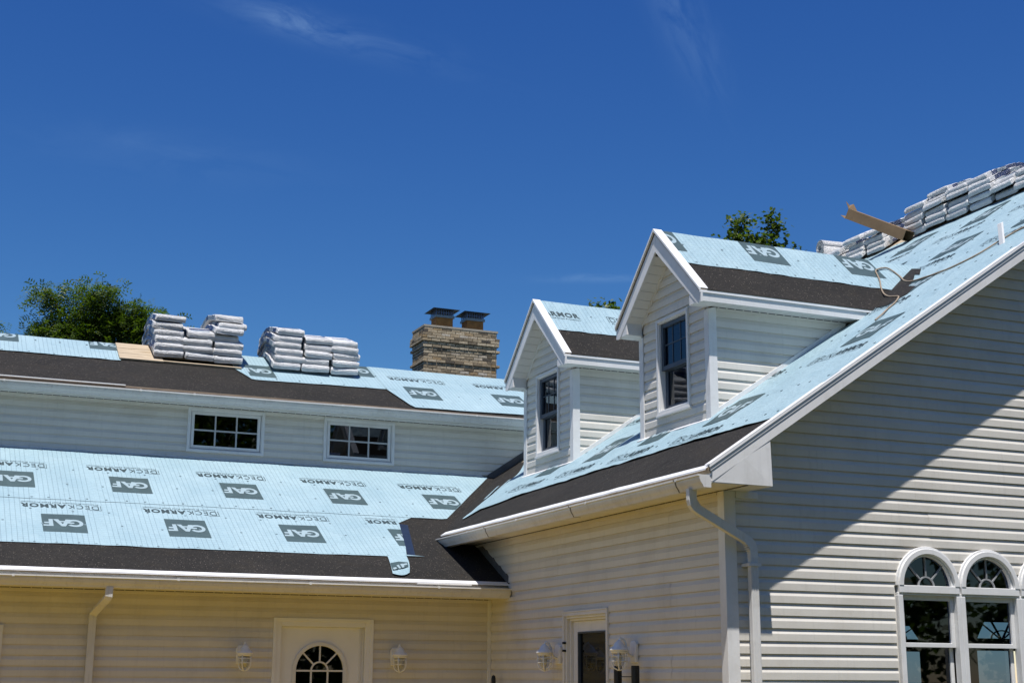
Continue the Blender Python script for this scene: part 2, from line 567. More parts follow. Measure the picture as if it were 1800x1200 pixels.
def plane_fun(axis, c, sgn=-1):
    """axis 'Y': wall in the plane y=c, outward sgn*y ; axis 'X': wall in the plane x=c"""
    if axis == 'Y':
        return lambda u, z, d: (u, c+sgn*d, z)
    return lambda u, z, d: (c+sgn*d, u, z)

def spans_at(z, bounds, holes):
    a, b = bounds(z)
    sp = [(a, b)] if b > a else []
    for h in holes:
        iv = h(z)
        if not iv:
            continue
        out = []
        for s, e in sp:
            if iv[1] <= s or iv[0] >= e:
                out.append((s, e))
            else:
                if iv[0] > s: out.append((s, iv[0]))
                if iv[1] < e: out.append((iv[1], e))
        sp = out
    return sp

def siding(parent, P, z_ref, zmin, zmax, bounds, holes=(), breaks=(), joints=(), exp=E):
    i0 = math.floor((zmin-z_ref)/exp)
    i1 = math.ceil((zmax-z_ref)/exp)
    for i in range(i0, i1):
        zb = z_ref + i*exp
        lo, hi = max(zb, zmin), min(zb+exp, zmax)
        if hi-lo < 0.006:
            continue
        cuts = sorted([lo]+[b for b in breaks if lo+0.004 < b < hi-0.004]+[hi])
        jd = random.uniform(-0.0006, 0.0006)
        for a, b in zip(cuts, cuts[1:]):
            lv = sorted(set([a, b]+[zb+exp*t for t, _ in PROF if a < zb+exp*t < b]))
            e = 1e-5
            rows = [spans_at(min(max(z, a+e), b-e), bounds, holes) for z in lv]
            mid = spans_at((a+b)/2, bounds, holes)
            for k in range(len(mid)):
                if any(len(r) != len(mid) for r in rows):
                    segs = [(mid[k][0], mid[k][1]) for _ in lv]
                else:
                    segs = [r[k] for r in rows]
                if max(s[1]-s[0] for s in segs) < 0.012:
                    continue
                js = [j for j in joints if segs[0][0]+0.25 < j+(i//2 % 3)*1.21 < segs[0][1]-0.25]
                js = [j+(i//2 % 3)*1.21 for j in js]
                ends = [None]+js+[None]
                for q in range(len(ends)-1):
                    gg = G()
                    dd = jd + (0.0028 if q % 2 else 0.0)
                    cols = None
                    rows_ = []
                    first = True
                    for z, sg in zip(lv, segs):
                        s0 = sg[0] if ends[q] is None else ends[q]-0.02*(q % 2)
                        s1 = sg[1] if ends[q+1] is None else ends[q+1]
                        if cols is None: cols = max(1, min(14, int((s1-s0)/0.45)))
                        dep = pdepth(max(0.0, min(1.0, (z-zb)/exp)))+dd
                        def line(zz, dp, wob):
                            out = []
                            for c in range(cols+1):
                                u = s0+(s1-s0)*c/cols
                                w = noise.noise((u*0.9, zb*7.3, jd*4000)) if 0 < c < cols else 0.0
                                out.append(P(u, zz+wob*0.0016*w, dp+0.0016*w*wob))
                            return out
                        if first and abs(z-zb) < 1e-4:
                            rows_.append(line(z+0.001, 0.0, 0))
                        first = False
                        rows_.append(line(z, dep, 1))
                    n = cols+1
                    gg.add([p for r in rows_ for p in r], [(r*n+c, r*n+c+1, (r+1)*n+c+1, (r+1)*n+c) for r in range(len(rows_)-1) for c in range(cols)])
                    gg.obj('siding_course', 'siding', parent)

def rect_hole(u0, u1, z0, z1):
    return lambda z: (u0, u1) if z0 <= z <= z1 else None

def backing(name, P, u0, u1, z0, z1, holes, extra=()):
    """flat sheathing behind the siding, with the openings left out"""
    us = sorted(set([u0, u1]+[v for h in holes for v in h[:2]]))
    zs = sorted(set([z0, z1]+[v for h in holes for v in h[2:]]))
    g = G()
    for a, b in zip(us, us[1:]):
        for c, d in zip(zs, zs[1:]):
            um, zm = (a+b)/2, (c+d)/2
            if any(h[0] < um < h[1] and h[2] < zm < h[3] for h in holes):
                continue
            g.add([P(a, c, -0.003), P(b, c, -0.003), P(b, d, -0.003), P(a, d, -0.003)], [(0, 1, 2, 3)])
    for poly in extra:
        g.add([P(u, z, -0.003) for u, z in poly], [list(range(len(poly)))])
    return g.obj(name, 'siding', HOUSE)

def pbox(g, P, u0, u1, z0, z1, d0, d1, mi=0):
    a = P(u0, z0, d0); b = P(u1, z1, d1)
    g.box(min(a[0], b[0]), max(a[0], b[0]), min(a[1], b[1]), max(a[1], b[1]), z0, z1, mi)

def frame(g, P, u0, u1, z0, z1, w, d0, d1, mi=0, wb=None):
    wb = w if wb is None else wb
    pbox(g, P, u0, u0+w, z0, z1, d0, d1, mi)
    pbox(g, P, u1-w, u1, z0, z1, d0, d1, mi)
    pbox(g, P, u0+w, u1-w, z1-w, z1, d0, d1-0.0008, mi)
    pbox(g, P, u0+w, u1-w, z0, z0+wb, d0, d1-0.0008, mi)

# ---- front wall of the left wing
PF = plane_fun('Y', YL)
DOOR = (3.70, 4.735, 0.10, 2.19)
LWIN = (0.10, 0.96, 1.05, 2.06)
fw = backing('front_wall', PF, -4.0, XW-0.01, 0.0, 2.46, [DOOR, LWIN])
siding(fw, PF, 1.602, 0.15, 2.455, lambda z: (-4.0, XW-0.045), [rect_hole(*DOOR), rect_hole(*LWIN)], [DOOR[3], LWIN[2], LWIN[3]], joints=(-1.4, 1.0, 2.9))
# inside corner post, starter strip under the soffit
g = G(); g.box(XW-0.045, XW-0.016, YL-0.034, YL-0.004, 0.1, 2.455); g.obj('corner_trim', 'trim', fw, bevel=0.003)
g = G(); g.box(-4.0, XW-0.05, YL-0.024, YL-0.006, 2.420, 2.4555); g.obj('frieze_channel', 'siding', fw, bevel=0.003)

# ---- side wall (faces -x)
PS = plane_fun('X', XW)
SDOOR = (12.08, 13.00, 0.10, 2.205)
sw = backing('side_wall', PS, YG+0.005, 16.2, 0.0, 3.10, [SDOOR])
siding(sw, PS, 1.602, 0.15, 3.10, lambda z: (YG+0.075, min(YL-0.05 if z < 2.46 else 99, LY0+(z-LZ0)/LS+0.05 if z > 2.46 else 99, 16.2)),
       [rect_hole(*SDOOR)], [SDOOR[3], 2.46], joints=(10.9, 13.3))
g = G(); g.box(XW-0.03, XW-0.004, YL-0.046, YL-0.036, 0.1, 2.455); g.obj('corner_trim', 'trim', sw, bevel=0.003)
g = G(); g.box(XW-0.024, XW-0.005, YG+0.09, 15.9, 3.070, 3.102); g.obj('frieze_channel', 'siding', sw, bevel=0.003)
# dark kick-out flashing where the lower roof meets the side wall
g = G()
g.prism([(XW-0.003, 14.44, zl(14.44)+0.006), (XW-0.003, 15.9, zl(15.9)+0.006), (XW-0.003, 15.9, zl(15.9)+0.10), (XW-0.003, 14.44, zl(14.44)+0.085)], (-0.018, 0, 0))
g.obj('step_flashing', 'caulk', sw)

# ---- gable wall (faces -y) of the right wing
PG = plane_fun('Y', YG)
XW2 = 2*XR-XW
RT = 0.165                                        # roof underside below the top surface, vertical
def gx(z): return (z+RT-RK)/RS                    # left end of the wall under the rake
def gbounds(z):
    a = max(XW+0.085, gx(z)); return (a, 2*XR-a)
WINS = [(7.795, 8.455), (8.455, 9.115), (9.115, 9.775)]
WZ0, WZS, WR = 0.95, 2.385, 0.33                   # sill, spring line, outer radius of arch casing
def arch_hole(u0, u1):
    c = (u0+u1)/2
    r = WR
    def h(z):
        if z < WZ0 or z > WZS+r: return None
        if z <= WZS: return (u0-0.02, u1+0.02)
        w = math.sqrt(max(0, r*r-(z-WZS)**2))
        return (c-w+0.004, c+w-0.004)
    return h
gw = backing('gable_wall', PG, XW+0.005, XW2-0.005, 0.0, 3.10, [(WINS[0][0], WINS[2][1], WZ0, WZS+0.27)],
             extra=[[(XW+0.005, 3.10), (XW2-0.005, 3.10), (XW2-0.005, zr(XW)-RT), (XR, zr(XR)-RT), (XW+0.005, zr(XW)-RT)]])
siding(gw, PG, 1.602, 0.15, zr(XR)-RT-0.02, gbounds, [arch_hole(*w) for w in WINS], [WZ0, WZS, WZS+WR], joints=(8.2, 11.9, 15.1))
# outside corner post
g = G()
g.prism([(XW-0.026, YG-0.026, 0.1), (XW+0.085, YG-0.026, 0.1), (XW+0.085, YG-0.002, 0.1), (XW-0.002, YG-0.002, 0.1), (XW-0.002, YG+0.075, 0.1), (XW-0.026, YG+0.075, 0.1)], (0, 0, 3.0))
g.obj('corner_post', 'trim', gw, bevel=0.004)
g = G(); g.box(XW+0.088, XW+0.30, YG-0.028, YG-0.012, 3.045, 3.10); g.obj('frieze_channel', 'trim', gw)
# right-hand and rear walls of the right wing, rear wall of the left wing (close the interior)
g = G()
g.box(XW2-0.1, XW2, YG+0.01, 18.0, 0, 3.1)
g.obj('far_side_wall', 'interior', HOUSE)
BW = [(13.50, 14.46, 0.9, 2.03), (15.57, 16.55, 0.9, 2.06)]
BA = [(13.50, 14.46, 2.215, 2.41), (15.57, 16.55, 2.25, 2.50)]
PB = plane_fun('Y', 18.0)
rw = backing('rear_wall', PB, XW, XW2, 0.0, 3.2, BW+BA, extra=[[(XW, 3.2), (XW2, 3.2), (XR, zr(XR)-0.1)]])
rw.data.materials[0] = MATS['interior']
g = G()
for (a, b, c, d) in BA:                            # spokes and corner fillets of the far fanlights
    m = (a+b)/2
    g.prism([(a, 17.98, d), (a, 17.98, c), (a+0.16, 17.98, d)], (0, 0.03, 0))
    g.prism([(b, 17.98, d), (b-0.16, 17.98, d), (b, 17.98, c)], (0, 0.03, 0))
    for dx in (-0.42, -0.18, 0.18, 0.42):
        g.prism([(m+dx*0.1-0.012, 17.97, c), (m+dx*0.1+0.012, 17.97, c), (m+dx+0.012, 17.97, d), (m+dx-0.012, 17.97, d)], (0, 0.03, 0))
    g.prism([(m+0.23*math.cos(t*math.pi/10), 17.96, c+0.13*math.sin(t*math.pi/10)) for t in range(11)]+[(m+0.21*math.cos(t*math.pi/10), 17.96, c+0.112*math.sin(t*math.pi/10)) for t in range(10, -1, -1)], (0, 0.02, 0))
g.obj('fanlight_bars', 'dark_frame', rw)
g = G(); g.box(-4.0, XW, 21.4, 21.5, 0, 5.2); g.box(XW, XW+0.1, 18.0, 21.5, 0, 5.2); g.box(XW+0.05, XW+0.15, 15.2, 18.0, 0, 3.4); g.obj('rear_wall', 'interior', HOUSE)
g = G(); g.box(-4.1, -4.0, YL, 21.5, 0, 2.5); g.prism([(-4.05, 14.99, 2.5), (-4.05, 21.4, 2.5), (-4.05, 21.4, 4.6), (-4.05, UYR, zu(UYR)-0.04), (-4.05, YC, 4.95), (-4.05, YC, zl(YC)-0.03)], (-0.04, 0, 0)); g.obj('end_wall', 'siding', HOUSE)
g = G(); g.box(XW+0.02, XW2-0.1, YG+0.03, 17.99, 0.06, 0.10); g.box(-3.9, XW+0.02, YL+0.03, 21.4, 0.06, 0.10); g.obj('floor', 'interior', HOUSE)

# ---- clerestory wall
PC = plane_fun('Y', YC)
CW = [(3.139, 4.112, 4.326, 4.884), (4.890, 5.852, 4.312, 4.880)]
cw = backing('clerestory_wall', PC, -4.0, 8.4, 4.0, 4.97, [(a+0.03, b-0.03, c+0.03, d-0.03) for a, b, c, d in CW])
siding(cw, PC, 4.745-0.1045*8, 4.262, 4.895, lambda z: (-4.0, min(8.3, (z-RK)/RS-0.08)), [rect_hole(*w) for w in CW], [v for w in CW for v in w[2:]], joints=(-0.9, 1.55, 4.5), exp=0.1045)
g = G(); g.box(-4.0, 8.2, YC-0.026, YC-0.006, 4.868, 4.905); g.obj('frieze_channel', 'siding', cw, bevel=0.003)
# buckled flashing strip along the foot of the clerestory
g = G()
ring = []
for i in range(121):
    x = -4.0 + i*(11.10/120)
    w = 0.006*noise.noise((x*1.3, 0, 3)) + 0.004*noise.noise((x*5, 1, 3))
    zb = 4.247
    ring.append([(x, YC-0.004, zb+0.016+w), (x, YC-0.022, zb+0.018+w), (x, YC-0.040+w, zb-0.004+w*1.5), (x, YC-0.034+w, zb-0.010+w*1.5), (x, YC-0.012, zb+0.004+w)])
g.loft(ring, True, True)
g.obj('base_flashing', 'gutter', cw)
# step flashing climbing the main roof beside the clerestory
g = G()
for i in range(7):
    x0 = 7.18+i*0.14
    g.prism([(x0, YC-0.02, zr(x0)+0.01), (x0+0.17, YC-0.02, zr(x0+0.17)+0.01), (x0+0.17, YC-0.02, zr(x0+0.17)+0.11), (x0, YC-0.02, zr(x0)+0.11)], (0, -0.012-0.002*(i % 2), 0))
g.obj('step_flashing', 'caulk', cw)

# ------------------------------------------------------------------ windows and doors
def grid_window(w):
    u0, u1, z0, z1 = w
    g = G()
    frame(g, PC, u0, u1, z0, z1, 0.032, -0.005, 0.034)
    frame(g, PC, u0+0.024, u1-0.024, z0+0.024, z1-0.024, 0.020, -0.03, 0.022)
    wo = g.obj('window', 'trim', HOUSE, bevel=0.002)
    g = G()
    a, b, c, d = u0+0.050, u1-0.050, z0+0.050, z1-0.046
    frame(g, PC, a, b, c, d, 0.036, -0.035, 0.012)
    g.obj('sash', 'trim', wo, bevel=0.002)
    a, b, c, d = a+0.034, b-0.034, c+0.034, d-0.034
    g = G()
    for k in (1, 2):
        u = a+(b-a)*k/3
        pbox(g, PC, u-0.009, u+0.009, c, d, -0.022, 0.004)
    zm = (c+d)/2
    pbox(g, PC, a, b, zm-0.009, zm+0.009, -0.021, 0.0055)
    g.obj('muntin_grid', 'bar_grey', wo)
    for i in range(3):
        for j in range(2):
            g = G()
            ua, ub = a+(b-a)*i/3, a+(b-a)*(i+1)/3
            za, zb = (c, zm) if j == 0 else (zm, d)
            g.add([PC(ua, za, -0.012), PC(ub, za, -0.012), PC(ub, zb, -0.012), PC(ua, zb, -0.012)], [(0, 1, 2, 3)])
            g.obj('pane', 'glass', wo)
for w in CW:
    grid_window(w)

g = G(); g.prism([(4.985, YC+0.05, 4.385), (5.13, YC+0.06, 4.385), (5.15, YC+0.09, 4.455), (4.985, YC+0.08, 4.445)], (0, 0.10, 0.01))
tag(g.obj('sill_box', 'door_paint', None), 'small pale box standing inside the right clerestory window', 'box')
# arched windows of the gable wall
def half_ring(cx, cz, r0, r1, P, d0, d1, g, n=28, mi=0, a0=0.0, a1=math.pi):
    outer = [(cx+r1*math.cos(a0+(a1-a0)*i/n), cz+r1*math.sin(a0+(a1-a0)*i/n)) for i in range(n+1)]
    inner = [(cx+r0*math.cos(a0+(a1-a0)*i/n), cz+r0*math.sin(a0+(a1-a0)*i/n)) for i in range(n+1)]
    rings = []
    for (ou, oz), (iu, iz) in zip(outer, inner):
        rings.append([P(ou, oz, d0), P(ou, oz, d1), P(iu, iz, d1), P(iu, iz, d0)])
    g.loft(rings, True, True, mi)

def arch_window(u0, u1):
    c = (u0+u1)/2
    g = G()
    half_ring(c, WZS, 0.288, 0.338, PG, -0.02, 0.030, g)
    half_ring(c, WZS, 0.272, 0.318, PG, -0.02, 0.050, g)
    half_ring(c, WZS, 0.252, 0.280, PG, -0.04, 0.022, g)
    # bar under the half-round and the casing of the double-hung unit
    pbox(g, PG, u0+0.012, u1-0.012, WZS-0.060, WZS+0.004, -0.03, 0.046)
    pbox(g, PG, u0+0.002, u1-0.002, WZS-0.078, WZS-0.058, -0.03, 0.032)
    pbox(g, PG, u0-0.002, u0+0.046, WZ0, WZS-0.0785, -0.03, 0.042)
    pbox(g, PG, u1-0.046, u1+0.002-0.005, WZ0, WZS-0.0785, -0.03, 0.0415)
    pbox(g, PG, u0+0.0465, u1-0.0465, WZ0-0.02, WZ0+0.04, -0.03, 0.06)
    w = g.obj('arched_window', 'trim', HOUSE, bevel=0.004)
    # upper and lower sash
    mz = 1.893
    a, b = u0+0.047, u1-0.047
    g = G(); frame(g, PG, a, b, mz-0.018, WZS-0.079, 0.038, -0.045, -0.005); g.obj('upper_sash', 'trim', w, bevel=0.003)
    g = G(); frame(g, PG, a, b, WZ0+0.041, mz+0.020, 0.038, -0.075, -0.046); g.obj('lower_sash', 'trim', w, bevel=0.003)
    g = G(); g.add([PG(a+0.03, mz, -0.025), PG(b-0.03, mz, -0.025), PG(b-0.03, WZS-0.10, -0.025), PG(a+0.03, WZS-0.10, -0.025)], [(0, 1, 2, 3)]); g.obj('pane', 'glass', w)
    g = G(); g.add([PG(a+0.03, WZ0+0.06, -0.06), PG(b-0.03, WZ0+0.06, -0.06), PG(b-0.03, mz, -0.06), PG(a+0.03, mz, -0.06)], [(0, 1, 2, 3)]); g.obj('pane', 'glass', w)
    # half-round glazing: hub, three spokes, four sector panes and the hub pane
    g = G()
    half_ring(c, WZS, 0.075, 0.087, PG, -0.010, 0.004, g, n=16)
    for ang in (45, 90, 135):
        t = R(ang)
        du, dz = math.cos(t), math.sin(t)
        nx, nz_ = -dz*0.0055, du*0.0055
        poly = [PG(c+du*0.086+nx, WZS+dz*0.086+nz_, -0.010), PG(c+du*0.256+nx, WZS+dz*0.256+nz_, -0.010), PG(c+du*0.256-nx, WZS+dz*0.256-nz_, -0.010), PG(c+du*0.086-nx, WZS+dz*0.086-nz_, -0.010)]
        g.prism(poly, (0, -0.014, 0))
    g.obj('fan_muntins', 'grille_grey', w)
    for k in range(4):
        g = G()
        pts = [(0.081, k*45+i*9) for i in range(6)]
        vs = [PG(c+0.081*math.cos(R(k*45+i*9)), WZS+0.081*math.sin(R(k*45+i*9)), -0.012) for i in range(6)]
        vs += [PG(c+0.262*math.cos(R(k*45+i*9)), WZS+0.262*math.sin(R(k*45+i*9)), -0.012) for i in range(5, -1, -1)]
        g.add(vs, [list(range(12))]); g.obj('pane', 'glass', w)
    g = G(); g.add([PG(c+0.081*math.cos(R(i*15)), WZS+0.081*math.sin(R(i*15)), -0.012) for i in range(13)], [list(range(13))]); g.obj('pane', 'glass', w)
for w in WINS:
    arch_window(*w)

# front entrance door with arched light
def front_door():
    u0, u1, z0, z1 = DOOR
    g = G()
    frame(g, PF, u0-0.03, u1+0.03, z0-0.02, z1+0.024, 0.034, 0.0, 0.034, wb=0.0)
    d = g.obj('front_door', 'door_paint', HOUSE, bevel=0.003)
    g = G(); frame(g, PF, u0+0.002, u1-0.002, z0, z1-0.008, 0.056, -0.05, 0.020, wb=0.0); g.obj('door_frame', 'door_paint', d, bevel=0.004)
    # leaf with an arched opening
    a, b, c, t = u0+0.058, u1-0.058, z0+0.02, z1-0.066
    cx, sz, r = 4.196, 1.672, 0.292
    lo = 1.05
    g = G()
    n = 24
    D0 = -0.035
    arc = [(cx+r*math.cos(math.pi*i/n), sz+r*math.sin(math.pi*i/n)) for i in range(n+1)]
    def q(pts): g.add([PF(u, z, D0) for u, z in pts], [list(range(len(pts)))])
    q([(a, c), (b, c), (b, lo), (a, lo)])
    q([(cx+r, lo), (b, lo), (b, sz), (cx+r, sz)])
    q([(a, lo), (cx-r, lo), (cx-r, sz), (a, sz)])
    for i in range(n):
        (x0, y0), (x1, y1) = arc[i], arc[i+1]
        q([(x0, y0), (x0, t), (x1, t), (x1, y1)])
    q([(cx+r, sz), (b, sz), (b, t), (cx+r, t)])
    q([(a, sz), (cx-r, sz), (cx-r, t), (a, t)])
    g.obj('door_leaf', 'door_paint', d)
    g = G(); pbox(g, PF, b-0.052, b-0.036, c, t-0.012, D0, D0+0.012); pbox(g, PF, b-0.022, b-0.004, c, t-0.004, D0, D0+0.014); g.obj('weather_strip', 'trim', d)
    g = G()
    half_ring(cx, sz, r-0.034, r+0.006, PF, D0-0.02, D0+0.022, g)
    pbox(g, PF, cx-r-0.006, cx-r+0.034, lo, sz, D0-0.02, D0+0.022)
    pbox(g, PF, cx+r-0.034, cx+r+0.006, lo, sz, D0-0.02, D0+0.022)
    pbox(g, PF, cx-r+0.034, cx+r-0.034, lo, lo+0.04, D0-0.02, D0+0.0215)
    g.obj('light_frame', 'trim', d, bevel=0.004)
    g = G()
    half_ring(cx, sz, 0.082, 0.099, PF, D0-0.015, D0+0.008, g, n=16)
    pbox(g, PF, cx-r+0.03, cx+r-0.03, sz-0.009, sz+0.009, D0-0.015, D0+0.0075)
    for x in (cx-0.0905, cx+0.0905):
        pbox(g, PF, x-0.0085, x+0.0085, lo+0.03, sz-0.01, D0-0.015, D0+0.0085)
    for zz in (1.36,):
        pbox(g, PF, cx-r+0.03, cx+r-0.03, zz-0.009, zz+0.009, D0-0.015, D0+0.0065)
    for ang in (45, 90, 135):
        tt = R(ang); du, dz = math.cos(tt), math.sin(tt); nx, nz_ = -dz*0.008, du*0.008
        g.prism([PF(cx+du*0.096+nx, sz+dz*0.096+nz_, D0-0.015), PF(cx+du*0.262+nx, sz+dz*0.262+nz_, D0-0.015), PF(cx+du*0.262-nx, sz+dz*0.262-nz_, D0-0.015), PF(cx+du*0.096-nx, sz+dz*0.096-nz_, D0-0.015)], (0, -0.022, 0))
    g.obj('glazing_bars', 'trim', d)
    for k in range(4):
        g = G()
        vs = [PF(cx+0.09*math.cos(R(k*45+i*9)), sz+0.09*math.sin(R(k*45+i*9)), D0-0.008) for i in range(6)]
        vs += [PF(cx+0.265*math.cos(R(k*45+i*9)), sz+0.265*math.sin(R(k*45+i*9)), D0-0.008) for i in range(5, -1, -1)]
        g.add(vs, [list(range(12))]); g.obj('pane', 'glass', d)
    g = G(); g.add([PF(cx+0.09*math.cos(R(i*15)), sz+0.09*math.sin(R(i*15)), D0-0.008) for i in range(13)], [list(range(13))]); g.obj('pane', 'glass', d)
    for (ua, ub) in ((cx-r+0.02, cx-0.09), (cx-0.09, cx+0.09), (cx+0.09, cx+r-0.02)):
        for (za, zb) in ((lo+0.02, 1.36), (1.36, sz)):
            g = G(); g.add([PF(ua, za, D0-0.008), PF(ub, za, D0-0.008), PF(ub, zb, D0-0.008), PF(ua, zb, D0-0.008)], [(0, 1, 2, 3)]); g.obj('pane', 'glass', d)
front_door()

def side_door():
    u0, u1, z0, z1 = SDOOR
    g = G()
    frame(g, PS, u0-0.03, u1+0.03, z0-0.02, z1+0.03, 0.034, 0.0, 0.034, wb=0.0)
    pbox(g, PS, u0-0.032, u1+0.032, z1+0.0305, z1+0.045, 0.0, 0.040)
    d = g.obj('side_door', 'trim', HOUSE, bevel=0.003)
    g = G(); frame(g, PS, u0+0.002, u1-0.002, z0, z1-0.005, 0.022, -0.10, 0.012, wb=0.0); g.obj('door_frame', 'trim', d, bevel=0.003)
    g = G(); frame(g, PS, u0+0.026, u1-0.026, z0, z1-0.028, 0.022, -0.10, -0.02, wb=0.0); g.obj('door_stop', 'trim', d, bevel=0.003)
    a, b, c, t = u0+0.05, u1-0.05, z0+0.02, z1-0.052
    g = G(); frame(g, PS, a, b, c, t, 0.105, -0.09, -0.05, wb=0.25); g.obj('door_leaf', 'trim', d, bevel=0.004)
    g = G(); frame(g, PS, a+0.106, b-0.106, c+0.251, t-0.106, 0.014, -0.085, -0.044); g.obj('gasket', 'dark_sash', d)
    g = G(); g.add([PS(a+0.11, c+0.26, -0.07), PS(b-0.11, c+0.26, -0.07), PS(b-0.11, t-0.115, -0.07), PS(a+0.11, t-0.115, -0.07)], [(0, 1, 2, 3)]); g.obj('pane', 'glass', d)
    g = G()
    for z in (1.935, 1.86):
        pbox(g, PS, u1-0.012, u1+0.010, z, z+0.02, 0.005, 0.045)
    g.obj('hinge', 'black_metal', d)
side_door()

def left_window():
    u0, u1, z0, z1 = LWIN
    g = G(); frame(g, PF, u0-0.03, u1+0.03, z0-0.03, z1+0.03, 0.036, 0.0, 0.034); frame(g, PF, u0+0.004, u1-0.004, z0+0.004, z1-0.004, 0.03, -0.04, 0.015)
    w = g.obj('window', 'trim', HOUSE, bevel=0.003)
    g = G(); frame(g, PF, u0+0.036, u1-0.036, z0+0.036, 1.58, 0.04, -0.06, -0.02); g.obj('lower_sash', 'trim', w)
    g = G(); frame(g, PF, u0+0.036, u1-0.036, 1.55, z1-0.036, 0.04, -0.035, 0.0); g.obj('upper_sash', 'trim', w)
    for za, zb in ((z0+0.05, 1.56), (1.56, z1-0.05)):
        g = G(); g.add([PF(u0+0.05, za, -0.03), PF(u1-0.05, za, -0.03), PF(u1-0.05, zb, -0.03), PF(u0+0.05, zb, -0.03)], [(0, 1, 2, 3)]); g.obj('pane', 'glass', w)
left_window()

# ------------------------------------------------------------------ roofs (decks)
def slab(name, poly, nrm, th, mat):
    g = G()
    n = Vector(nrm).normalized()
    g.prism([Vector(p)-n*th for p in poly], n*(th-0.0005))
    return g.obj(name, mat, HOUSE)
NR = Vector((-RS, 0, 1)).normalized()
NL = Vector((0, -LS, 1)).normalized()
NU = Vector((0, -US, 1)).normalized()
YE, YB = 9.606, 18.4                                # main roof front and rear edges
def pr(x, y): return Vector((x, y, zr(x)))
def pl(x, y): return Vector((x, y, zl(y)))
def pu(x, y): return Vector((x, y, zu(y)))
main_poly = [pr(5.765, YE), pr(XR, YE), pr(XR, YB), pr(8.6, YB), pr(valley_x(YC)+0.02, YC), pr(5.765, 15.655)]
main_roof = slab('main_roof', main_poly, NR, 0.05, 'wood')
g = G(); n2 = Vector((RS, 0, 1)).normalized()
g.prism([Vector(p)-n2*0.05 for p in ((XR, YE, zr(XR)), (2*XR-5.765, YE, zr(5.765)), (2*XR-5.765, YB, zr(5.765)), (XR, YB, zr(XR)))], n2*0.05); g.obj('rear_roof_slope', 'membrane', HOUSE)
low_poly = [pl(-4.2, LY0), pl(XW-0.004, LY0), pl(XW-0.004, 16.12), pl(valley_x(YC), YC), pl(-4.2, YC)]
lower_roof = slab('lower_roof', low_poly, NL, 0.03, 'wood')
up_poly = [pu(-4.2, UY0), pu(8.5, UY0), pu(9.85, UYR), pu(-4.2, UYR)]
upper_roof = slab('upper_roof', up_poly, NU, 0.03, 'wood')
g = G(); n2 = Vector((0, US, 1)).normalized()
g.prism([Vector(p)-n2*0.03 for p in ((-4.2, UYR, zu(UYR)), (9.85, UYR, zu(UYR)), (9.85, 22.0, zu(22.0)), (-4.2, 22.0, zu(22.0)))], n2*0.03); g.obj('rear_roof_slope', 'membrane', HOUSE)

# ------------------------------------------------------------------ felt, membrane and prints
class Surf:
    """a roof plane with local metres: u along the eave, v up the slope; hgt gives the ripple of the felt"""
    def __init__(self, o, u, v, amp, freq=2.2, seed=0.0):
        self.o, self.u, self.v = Vector(o), Vector(u).normalized(), Vector(v).normalized()
        self.n = self.u.cross(self.v).normalized()
        if self.n.z < 0: self.n = -self.n
        self.amp, self.freq, self.seed = amp, freq, seed
        self.hand = 1 if self.u.cross(self.v).z > 0 else -1   # -1: u runs to the left when looking up the slope
    def h(self, u, v):
        f = self.freq
        a = noise.noise((u*f, v*f*0.8, self.seed)) + 0.5*noise.noise((u*f*2.7, v*f*2.2, self.seed+5))
        return self.amp*a
    def p(self, u, v, off=0.0):
        return self.o + self.u*u + self.v*v + self.n*(off+self.h(u, v))

def felt(name, s, u0, u1, vlo, vhi, off, parent=HOUSE, du=0.07, dv=0.07, mat='sheet', curl=0.0):
    nu_ = max(2, int((u1-u0)/du))
    L = max(vhi(u)-vlo(u) for u in (u0, (u0+u1)/2, u1))
    nv = max(2, int(L/dv))
    g = G(); g.uv = []
    vs, fs = [], []
    for i in range(nu_+1):
        u = u0+(u1-u0)*i/nu_
        a, b = vlo(u), vhi(u)
        for j in range(nv+1):
            v = a+(b-a)*j/nv
            o = off
            if curl and j == 0:
                o += curl*(0.5+0.9*abs(noise.noise((u*3.1, 7, s.seed))))
            vs.append(tuple(s.p(u, v, o)))
            g.uv.append((u, v))
    for i in range(nu_):
        for j in range(nv):
            a = i*(nv+1)+j
            fs.append((a, a+nv+1, a+nv+2, a+1))
    g.add(vs, fs)
    return g.obj(name, mat, parent, smooth=True)

# glyphs --------------------------------------------------------------
def text_mesh(body, offset=0.0, spacing=1.0):
    cu = bpy.data.curves.new('t', 'FONT')
    cu.body = body
    cu.size = 1.0
    cu.offset = offset
    cu.space_character = spacing
    cu.resolution_u = 3
    o = bpy.data.objects.new('t', cu)
    COL.objects.link(o)
    dg = bpy.context.evaluated_depsgraph_get()
    me = bpy.data.meshes.new_from_object(o.evaluated_get(dg))
    vs = [(v.co.x, v.co.y) for v in me.vertices]
    fs = [list(p.vertices) for p in me.polygons]
    bpy.data.objects.remove(o)
    bpy.data.curves.remove(cu)
    bpy.data.meshes.remove(me)
    x0 = min(v[0] for v in vs); x1 = max(v[0] for v in vs); y0 = min(v[1] for v in vs); y1 = max(v[1] for v in vs)
    return [((x-x0)/(x1-x0), (y-y0)/(y1-y0)) for x, y in vs], fs

